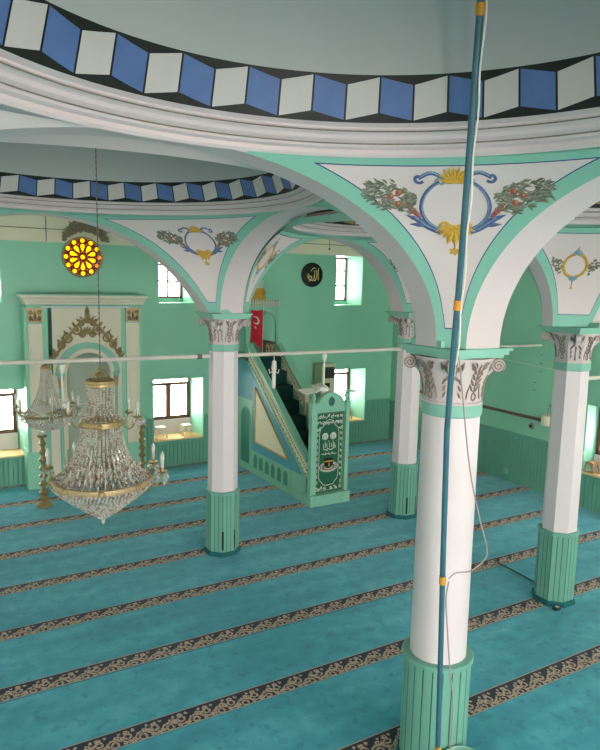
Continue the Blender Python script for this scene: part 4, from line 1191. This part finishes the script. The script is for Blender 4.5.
m.build('chain', [JOIN], t)
m = M(); m.lathe(cx, cy, [(.001, -.205), (.006, -.210), (.004, -.218), (.010, -.224), (.012, -.229), (.006, -.233), (.004, -.240)], 20)
for k in range(6):
    a = PI/3*k; m.tube([(cx+.004*math.sin(a), cy+.004*math.cos(a), -.212), (cx+.014*math.sin(a), cy+.014*math.cos(a), -.220), (cx+.020*math.sin(a), cy+.020*math.cos(a), -.230), (cx+.028*math.sin(a), cy+.028*math.cos(a), -.238)], .0009, 5)
m.build('crown_cap', [GOLD], t)
m = M(); band(m, cx, cy, .0315, -.254, -.238); m.build('top_ring', [GOLD], t)
m = M(); band(m, cx, cy, .0455, -.349, -.333)
for k in range(6):
    a = PI/3*k+.3; m.ball((cx+.049*math.sin(a), cy+.049*math.cos(a), -.341), .007, 8, 6)
m.build('middle_ring', [GOLD], t)
RZ = -.480; RR = .110
m = M(); band(m, cx, cy, RR, RZ-.008, RZ+.008, 48)
for k in range(8):
    a = PI/4*k+.25; m.ball((cx+(RR+.004)*math.sin(a), cy+(RR+.004)*math.cos(a), RZ), .008, 8, 6)
m.build('lower_ring', [BRONZE], t)
m = M(); m.tube([(cx, cy, -.24), (cx, cy, -.50)], .0022, 6)
for k in range(8):
    a = PI/4*k; m.tube([(cx, cy, -.470), (cx+RR*math.sin(a), cy+RR*math.cos(a), RZ)], .0018, 5)
m.lathe(cx, cy, [(.002, -.455), (.012, -.462), (.012, -.474), (.002, -.480)], 12)
m.build('inner_stem', [GOLD], t)
m = M(); m.smoky = .25
for k in range(24):
    a = 2*PI*k/24
    prf = [(.0315, -.254), (.0290, -.275), (.0280, -.298), (.030, -.315), (.038, -.325), (.0455, -.334)]
    beads(m, [(cx+r*math.sin(a), cy+r*math.cos(a), z) for r, z in prf], 13, .0030, .0032)
m.build('neck_strands', [CRYS, CRYD], t, fix=False, smooth=0)
m = M(); m.smoky = .25
for k in range(38):
    a = 2*PI*k/38
    prf = [(.0455, -.349), (.0475, -.372), (.053, -.396), (.062, -.420), (.075, -.443), (.092, -.463), (.109, -.474)]
    beads(m, [(cx+r*math.sin(a), cy+r*math.cos(a), z) for r, z in prf], 25, .0031, .0034)
for k in range(320):       # loose drops inside the skirt
    a = random.random()*2*PI; r = .03+.065*random.random(); m.gem((cx+r*math.sin(a), cy+r*math.cos(a), -.435-.045*random.random()), .0036, .007)
m.build('skirt_strands', [CRYS, CRYD], t, fix=False, smooth=0)
m = M(); m.smoky = .30
for j in range(22):
    q = j/21; r = RR*(1-q**1.15)+.004; z = RZ-.008-.088*q; n = max(6, int(2*PI*r/.0085))
    for k in range(n):
        a = 2*PI*(k+.5*(j % 2))/n; m.gem((cx+r*math.sin(a), cy+r*math.cos(a), z), .0036, .0042)
m.gem((cx, cy, -.584), .005, .007)
m.build('bead_basket', [CRYS, CRYD], t, fix=False, smooth=0)
for dg in (82, 45, -45, -80):
    a = math.radians(30.3+dg); mg = M(); m = M(); arm(m, mg, (cx, cy), a, RR, RZ, RR+.030, RZ+.016, 1.0)
    ar = m.build('candle_arm', [GOLD], t); mg.build('crystal_drops', [CRYS], ar, fix=False, smooth=0)
for dg in (80, 35, -35, -80):
    a = math.radians(30.3+dg); mg = M(); m = M(); arm(m, mg, (cx, cy), a, .048, -.341, .083, -.330, .8)
    ar = m.build('upper_candle_arm', [GOLD], t); mg.build('crystal_drops', [CRYS], ar, fix=False, smooth=0)

cx, cy = .345, 2.158
t = thing('small_chandelier', 'small crystal chandelier hanging from the rod before the prayer niche', 'chandelier', (cx, cy, -.485))
m = M(); m.tube([(cx, cy, -.2775), (cx, cy, -.284)], .003, 6); m.lathe(cx, cy, [(.003, -.2762), (.012, -.278), (.016, -.284), (.017, -.290), (.010, -.294)], 16)
m.tube([(cx, cy, -.28), (cx, cy, -.44)], .0025, 6); band(m, cx, cy, .072, -.438, -.430, 32)
for k in range(6):
    a = PI/3*k; m.tube([(cx, cy, -.425), (cx+.072*math.sin(a), cy+.072*math.cos(a), -.434)], .002, 5)
m.build('brass_frame', [GOLD], t)
m = M(); m.smoky = .08
for k in range(26):
    a = 2*PI*k/26; prf = [(.015, -.290), (.017, -.32), (.022, -.35), (.032, -.38), (.048, -.41), (.070, -.430)]
    beads(m, [(cx+r*math.sin(a), cy+r*math.cos(a), z) for r, z in prf], 28, .0024, .0032)
for j in range(9):
    q = j/8; r = .066*math.cos(q*PI/2*.92); z = -.440-.042*math.sin(q*PI/2); n = max(5, int(2*PI*r/.010))
    for k in range(n):
        a = 2*PI*(k+.5*(j % 2))/n; m.gem((cx+r*math.sin(a), cy+r*math.cos(a), z), .0036, .005)
m.build('crystal_strands', [CRYS, CRYD], t, fix=False, smooth=0)
for k in range(6):
    a = math.radians(30.3+90+60*k); mg = M(); m = M(); arm(m, mg, (cx, cy), a, .072, -.434, .098, -.415, .85)
    ar = m.build('candle_arm', [GOLD], t); mg.build('crystal_drops', [CRYS], ar, fix=False, smooth=0)

# ------------------------------------------------------------------ tie rods with what hangs from them
RZD = -.266
def rod(p, q, label, r=.0068):
    m = M(); m.tube([p, q], r, 10); o = m.build('tie_rod', [ROD]); tag(o, label, 'tie rod', 'white iron tie rods between the columns'); return o
rd = rod((AL[0]+.0505, AL[1], RZD+.002), (A[0]-.0505, A[1], RZD-.005), 'white tie rod crossing in front of the prayer niche')
rod((A[0]+.0505, A[1], RZD-.006), (B[0]-.0505, B[1], RZD-.007), 'white tie rod crossing in front of the pulpit')
rod((B[0]+.0505, B[1], RZD-.010), (RW-.001, B[1], RZD-.016), 'white tie rod ending at the right wall', .0055)
rod((CC[0]+.0505, CC[1], RZD-.018), (RW-.001, CC[1], RZD-.02), 'white tie rod beside the side aisle column')
m = M(); m.tube([(A[0]-.100, A[1], RZD-.005), (A[0]-.084, A[1], RZD-.005)], .0095, 10); m.build('clamp', [JOIN], rd, label='dark clamp')
def fan(cx, cy, zt, zh, label, a0, R=.125):
    zt -= .013
    t = thing('ceiling_fan', label, 'fan', (cx, cy, zh), 'white fans hanging from the tie rods')
    m = M(); m.tube([(cx, cy, zt), (cx, cy, zh+.012)], .0032, 8); m.lathe(cx, cy, [(.003, zt+.002), (.009, zt), (.010, zt-.006), (.008, zt-.016), (.005, zt-.026), (.003, zt-.030)], 12); m.build('down_rod', [FANW], t)
    m = M(); m.lathe(cx, cy, [(.003, zh+.018), (.012, zh+.012), (.020, zh+.006), (.021, zh-.006), (.014, zh-.012), (.001, zh-.014)], 20); m.build('motor', [FANW], t)
    for k in range(3):
        a = a0+2*PI*k/3; m = M(); sx, sy = math.sin(a), math.cos(a); tx, ty = sy, -sx
        vs = []
        for r, w in ((.018, .007), (.035, .010), (.05, .018), (R-.004, .022), (R, .016)):
            for s in (-1, 1):
                for dz in (-.0008, .0008): vs.append((cx+sx*r+tx*s*w, cy+sy*r+ty*s*w, zh+s*w*.30+dz))
        fs = []
        for i in range(4):
            b = 4*i; fs += [(b,b+4,b+6,b+2), (b+1,b+3,b+7,b+5), (b,b+1,b+5,b+4), (b+2,b+6,b+7,b+3)]
        fs += [(0,2,3,1), (16,17,19,18)]
        m.add(vs, fs); m.build('blade', [FANW], t, smooth=0)
fan(.392, 2.158, RZD, -.408, 'white three-bladed fan beside the small chandelier', math.radians(30.3+78), .128)
fan(1.372, 2.158, RZD-.002, -.418, 'white three-bladed fan hanging in front of the pulpit door', math.radians(30.3+105), .125)
t = thing('pendant_light', 'slim white pendant hanging from the rod before the pulpit steps', 'pendant light', (1.150, 2.158, -.40))
m = M(); m.tube([(1.150, 2.158, RZD-.0145), (1.150, 2.158, -.30)], .002, 6); m.build('cord', [ROD], t)
m = M(); m.lathe(1.150, 2.158, [(.001, -.295), (.008, -.300), (.010, -.33), (.007, -.335), (.0065, -.40), (.001, -.404)], 12)
for s in (-1, 1): m.tube([(1.150, 2.158, -.335), (1.150+s*.014, 2.158-s*.008, -.345), (1.150+s*.016, 2.158-s*.009, -.33)], .0025, 6)
m.build('lamp_body', [FANW], t)

# ------------------------------------------------------------------ candlesticks
def candlestick(x, y, label):
    t = thing('brass_candlestick', label, 'candlestick', (x, y, -1), 'tall brass candlesticks flanking the prayer niche')
    m = M(); m.lathe(x, y, [(.034, -1), (.034, -.993), (.026, -.985), (.014, -.972), (.020, -.962), (.010, -.950)], 24, cap=False); m.build('foot', [GOLD], t)
    m = M(); pr = []; z = -.950
    for i in range(7):
        h = .036; pr += [(.008, z), (.019-.0008*i, z+h*.25), (.021-.001*i, z+h*.4), (.011, z+h*.6), (.007, z+h*.8), (.010, z+h*.9)]; z += h
    m.lathe(x, y, pr, 20); m.build('baluster_stem', [GOLD], t)
    m = M(); m.lathe(x, y, [(.007, z), (.018, z+.005), (.022, z+.012), (.010, z+.014)], 20); m.build('drip_pan', [GOLD], t)
    m = M(); m.ball((x, y, z+.030), .018, 16, 10); m.build('glass_globe', [CRYS], t)
    return t
candlestick(.447, 2.95, 'tall brass candlestick on the left of the prayer niche'); candlestick(.892, 2.975, 'tall brass candlestick on the right of the prayer niche')

# ------------------------------------------------------------------ window sill stools, cabinet, fittings
def stool(x, y, z, label, s=1., mats=None):
    t = thing('plastic_stool', label, 'stool', (x, y, z), 'small stools on the window sills')
    m = M(); w = .026*s; h = .062*s; m.box(x-w, x+w, y-w, y+w, z+h-.005, z+h); m.box(x-w+.003, x+w-.003, y-w+.003, y+w-.003, z+h-.012, z+h-.005); m.build('seat', [mats or STOOL], t, smooth=0)
    for sx in (-1, 1):
        for sy in (-1, 1):
            m = M(); m.tube([(x+sx*(w-.005), y+sy*(w-.005), z+h-.006), (x+sx*(w+.003), y+sy*(w+.003), z)], [.0045, .0030], 6); m.build('leg', [mats or STOOL], t)
stool(1.112, 3.372, -.854, 'white stool at the left end of the window sill by the slim column', .95)
stool(1.258, 3.375, -.854, 'white stool at the right end of the window sill by the slim column', .95)
stool(2.315, 3.372, -.854, 'small tan stool on the sill of the window behind the pulpit', .9, mat('tan_plastic', 'b58c68', .5))
stool(RW+.026, 1.845, -.834, 'tan stool on the sill of the right wall window', .75, bpy.data.materials['tan_plastic'])

t = thing('standing_air_conditioner', 'tall cream floor-standing air conditioner behind the pulpit', 'air conditioner', (2.07, 3.245, -1))
x0, x1, y0, y1 = 2.022, 2.113, 3.205, 3.285
m = M(); m.box(x0, x1, y0, y1, -1, -.478); m.box(x0-.002, x1+.002, y0-.002, y1, -.482, -.476); m.build('cabinet', [ACB], t, smooth=0)
m = M(); m.box(x0+.010, x1-.006, y0-.004, y0, -.560, -.495); 
m.build('air_outlet', [BLACK], t, smooth=0)
m = M()
for k in range(5): m.box(x0+.012, x1-.008, y0-.006, y0-.003, -.552+.012*k, -.550+.012*k)
for k in range(4): m.box(x0+.022+.018*k, x0+.024+.018*k, y0-.006, y0-.003, -.558, -.497)
m.build('louvre', [JOIN], t, smooth=0)
m = M(); m.box(x0+.022, x1-.035, y0-.003, y0, -.620, -.588); m.build('display', [BLACK], t, smooth=0)
m = M(); m.box(x0+.008, x1-.008, y0-.003, y0, -.95, -.68); m.build('intake_panel', [STOOL], t, smooth=0)

# right wall fittings
m = M(); m.box(RW-.007, RW, 2.11, 3.10, -.651, -.636); tag(m.build('cable_trunking', [WOODT], smooth=0), 'brown cable trunking running along the right wall', 'trunking')
t = thing('wall_lamp', 'cream wall lamp at the end of the brown trunking', 'wall lamp', (RW-.02, 2.075, -.66))
m = M(); m.box(RW-.004, RW, 2.045, 2.105, -.668, -.606); m.build('back_plate', [STOOL], t, smooth=0)
m = M(); m.lathe(RW-.024, 2.075, [(.020, -.660), (.024, -.655), (.021, -.648), (.021, -.622), (.024, -.615), (.020, -.610)], 16, cap=True)
for k in range(10):
    a = 2*PI*k/10; m.tube([(RW-.024+.023*math.sin(a), 2.075+.023*math.cos(a), -.658), (RW-.024+.023*math.sin(a), 2.075+.023*math.cos(a), -.612)], .0022, 5)
m.build('shade', [STOOL], t)
m = M(); m.tube([(RW-.022, 2.075, -.61), (RW-.014, 2.075, -.575), (RW-.004, 2.075, -.565)], .0012, 5); m.ball((RW-.005, 2.075, -.563), .005, 8, 6); m.build('wire', [JOIN], t)
t = thing('wall_socket', 'dark round wall socket below the brown trunking', 'socket', (RW, 2.178, -.685))
m = M(); K = 16
vs = [(RW-.008, 2.178+.014*math.sin(2*PI*k/K), -.685+.014*math.cos(2*PI*k/K)) for k in range(K)]+[(RW, 2.178+.017*math.sin(2*PI*k/K), -.685+.017*math.cos(2*PI*k/K)) for k in range(K)]
m.add(vs, [tuple(range(K))]+[(k, (k+1) % K, K+(k+1) % K, K+k) for k in range(K)]); m.build('cover', [BROWN], t)
m = M(); m.box(RW-.010, RW-.008, 2.172, 2.184, -.691, -.679); m.build('plug_face', [BLACK], t, smooth=0)
m = M(); m.box(RW-.010, RW-.004, 2.300, 2.328, -.965, -.935); tag(m.build('floor_socket_box', [TRIMG], smooth=0), 'pale green socket box low on the right wall panelling', 'socket')
for i, (y0, z0, y1, z1, lb) in enumerate(((3.28, -.31, 1.30, -.41, 'thin pale wire sagging along the right wall'),)):
    m = M(); m.tube([(RW-.004, y0+(y1-y0)*k/16, z0+(z1-z0)*k/16-.02*math.sin(PI*k/16)) for k in range(17)], .0016, 5); tag(m.build('wall_wire', [ROD]), lb, 'wire')
for k, (y, z) in enumerate(((2.178, -.505), (2.178, -.468), (2.150, -.33), (2.150, -.37), (2.150, -.41))):
    m = M(); m.ball((RW-.001, y, z), .0035, 8, 6); tag(m.build('wall_nail', [JOIN]), 'dark nail in the green right wall above the trunking', 'nail', 'nails in the right wall')
# surface conduits on the cream upper wall
def wire(name, pts, r, mt, label, cat='conduit', group=None):
    m = M(); m.tube(pts, r, 6); return tag(m.build(name, [mt]), label, cat, group)
wire('surface_conduit', [(LX+.01, QW-.003, .212), (RW-.01, QW-.003, .212)], .0018, JOIN, 'thin dark conduit running level along the cream upper wall')
wire('surface_conduit', [(.548, QW-.003, .155), (.548, QW-.003, .30)], .0016, JOIN, 'thin upright conduit on the cream wall farther left of the rosette')
wire('surface_conduit', [(.634, QW-.003, .155), (.634, QW-.003, .208)], .0016, JOIN, 'thin upright conduit on the cream wall just left of the rosette')
t = thing('bare_bulb', 'bare bulb hanging before the cream wall above the window', 'bulb', (2.06, 3.22, .175))
m = M(); m.tube([(2.06, 3.22, .33), (2.06, 3.22, .190)], .0016, 5); m.build('flex', [JOIN], t)
m = M(); m.ball((2.06, 3.22, .182), .006, 8, 6); m.build('glass_bulb', [JOIN], t)

# ------------------------------------------------------------------ blue pole with its cable, in front of the round column
import mathutils
F, PITCH, YAW, ROLL = 659.738, .14201692, .52955932, .02318805
fwd = Vector((math.sin(YAW)*math.cos(PITCH), math.cos(YAW)*math.cos(PITCH), -math.sin(PITCH)))
r0 = Vector((math.cos(YAW), -math.sin(YAW), 0)); u0 = r0.cross(fwd)
right = r0*math.cos(ROLL)+u0*math.sin(ROLL); upv = -r0*math.sin(ROLL)+u0*math.cos(ROLL)

t = thing('lighting_pole', 'tall blue pole with orange tape leaning into the great dome', 'pole', (.797, .818, -1))
PX = [Vector(p) for p in ((.7969, .8183, -.998), (.7824, .8091, -.8301), (.7638, .7972, -.6143), (.7470, .7858, -.4596), (.7159, .7605, -.2277), (.7059, .7482, -.1612),
      (.6880, .7231, -.0227), (.6447, .6705, .2136), (.6132, .6341, .3418), (.585, .602, .455))]
m = M(); m.tube(PX, .0048, 12); m.build('pole_shaft', [PIPE], t)
def onpole(z):
    for a, b in zip(PX[:-1], PX[1:]):
        if a.z <= z <= b.z: return a.lerp(b, (z-a.z)/(b.z-a.z))
    return PX[0]
for z in (-.84, -.497, -.030, .333):
    m = M(); c = onpole(z); d = (onpole(z+.01)-onpole(z-.01)).normalized()*.009; m.tube([c-d*.8, c+d*.8], .0060, 12); m.build('tape_wrap', [TAPE], t)
m = M(); pts = []
R3 = Vector((right.x, right.y, 0)).normalized(); F3 = Vector((fwd.x, fwd.y, 0)).normalized()
for k in range(40):
    z = .45-.57*k/39; pts.append(onpole(z)+R3*(.0058+.0012*math.sin(k*.9))-F3*.003)
m.tube(pts, .0013, 6)
m.build('taped_cable', [FANW], t)
pts = [Vector(p) for p in ((.7059, .7365, -.0906), (.7259, .7397, -.1768), (.7655, .7551, -.2976), (.7971, .7567, -.3881), (.8194, .7581, -.4419), (.8139, .758, -.4622),
      (.7924, .7674, -.4812), (.7717, .7789, -.4851), (.7560, .7790, -.4920))]
def smooth_pts(P, n=5):
    out = []
    for i in range(len(P)-1):
        a, b, c, d = P[max(0, i-1)], P[i], P[i+1], P[min(len(P)-1, i+2)]
        for k in range(n):
            q = k/n; out.append(.5*((2*b)+(c-a)*q+(2*a-5*b+4*c-d)*q*q+(3*b-a-3*c+d)*q**3))
    out.append(P[-1]); return out
m = M(); m.tube(smooth_pts(pts), .0012, 6)
pts = [Vector(p) for p in ((.7560, .7785, -.4970), (.7614, .7882, -.5356), (.7743, .7911, -.614), (.7814, .7892, -.6715), (.7967, .7929, -.736), (.7996, .7945, -.7869), (.805, .80, -.9))]
m.tube(smooth_pts(pts), .0013, 6); m.build('loose_cable', [CABLE], t)

t = thing('plastic_bucket', 'pale green plastic bucket at the foot of the blue pole', 'bucket', (.888, .842, -1))
m = M(); bx, by = .888, .842
m.lathe(bx, by, [(.001, -.998), (.028, -.998), (.030, -.996), (.038, -.925), (.036, -.925), (.028, -.994), (.001, -.995)], 32); m.build('pail', [BUCK], t, smooth=50)
m = M(); m.lathe(bx, by, [(.0375, -.928), (.041, -.927), (.041, -.922), (.0375, -.921), (.036, -.924), (.0375, -.928)], 32); m.build('rim', [BUCK], t)
# cables at the foot of the side aisle column
wire('floor_cable', smooth_pts([Vector((1.786, 1.600, -.9965)), Vector((1.781, 1.500, -.9965)), Vector((1.776, 1.430, -.9965)), Vector((1.765, 1.402, -.9965))]), .0022, DKCABLE, 'dark cable lying on the carpet at the side aisle column', 'cable')
t = thing('power_adapter', 'small power adapter on the carpet at the foot of the side aisle column', 'adapter', (CC[0]-.055, CC[1]-.058, -1))
m = M(); m.box(CC[0]-.068, CC[0]-.045, CC[1]-.066, CC[1]-.052, -.999, -.989); m.build('casing', [DKCABLE], t, smooth=0)
m = M(); m.box(CC[0]-.062, CC[0]-.053, CC[1]-.0665, CC[1]-.056, -.989, -.9875); m.build('sticker', [WHP], t, smooth=0)

# ------------------------------------------------------------------ camera, daylight
cam = bpy.data.cameras.new('camera'); co = bpy.data.objects.new('camera', cam); C.objects.link(co)
cam.sensor_fit = 'HORIZONTAL'; cam.sensor_width = 36; cam.lens = F/600*36; cam.clip_start = .05; cam.clip_end = 200
mt = mathutils.Matrix((right, upv, -fwd)).transposed().to_4x4(); mt.translation = Vector((0, 0, S)); co.matrix_world = mt
bpy.context.scene.camera = co

w = bpy.data.worlds.new('daylight'); bpy.context.scene.world = w; w.use_nodes = True
nt = w.node_tree; bg = nt.nodes['Background']; bg.inputs['Color'].default_value = (1.0, .955, .92, 1); bg.inputs['Strength'].default_value = 27.0
for i, (p, sx, sy, axis, out) in enumerate(PORT):
    l = bpy.data.lights.new('window_daylight', 'AREA'); l.shape = 'RECTANGLE'; l.size = sx; l.size_y = sy
    l.cycles.is_portal = True
    o = bpy.data.objects.new('window_daylight', l); C.objects.link(o)
    o.location = (p[0]*S, p[1]*S, (p[2]+1)*S)
    d = Vector((0, -out, 0)) if axis == 'y' else Vector((-out, 0, 0))
    o.rotation_euler = d.to_track_quat('-Z', 'Z' if False else 'Y').to_euler()
sc = bpy.context.scene
sc.view_settings.view_transform = 'Standard'; sc.view_settings.look = 'None'; sc.view_settings.gamma = 1; sc.view_settings.use_curve_mapping = False
sc.view_settings.exposure = 0.0
sc.cycles.max_bounces = 8; sc.cycles.diffuse_bounces = 6; sc.cycles.transparent_max_bounces = 24; sc.cycles.sample_clamp_indirect = 6
sc.cycles.use_denoising = True
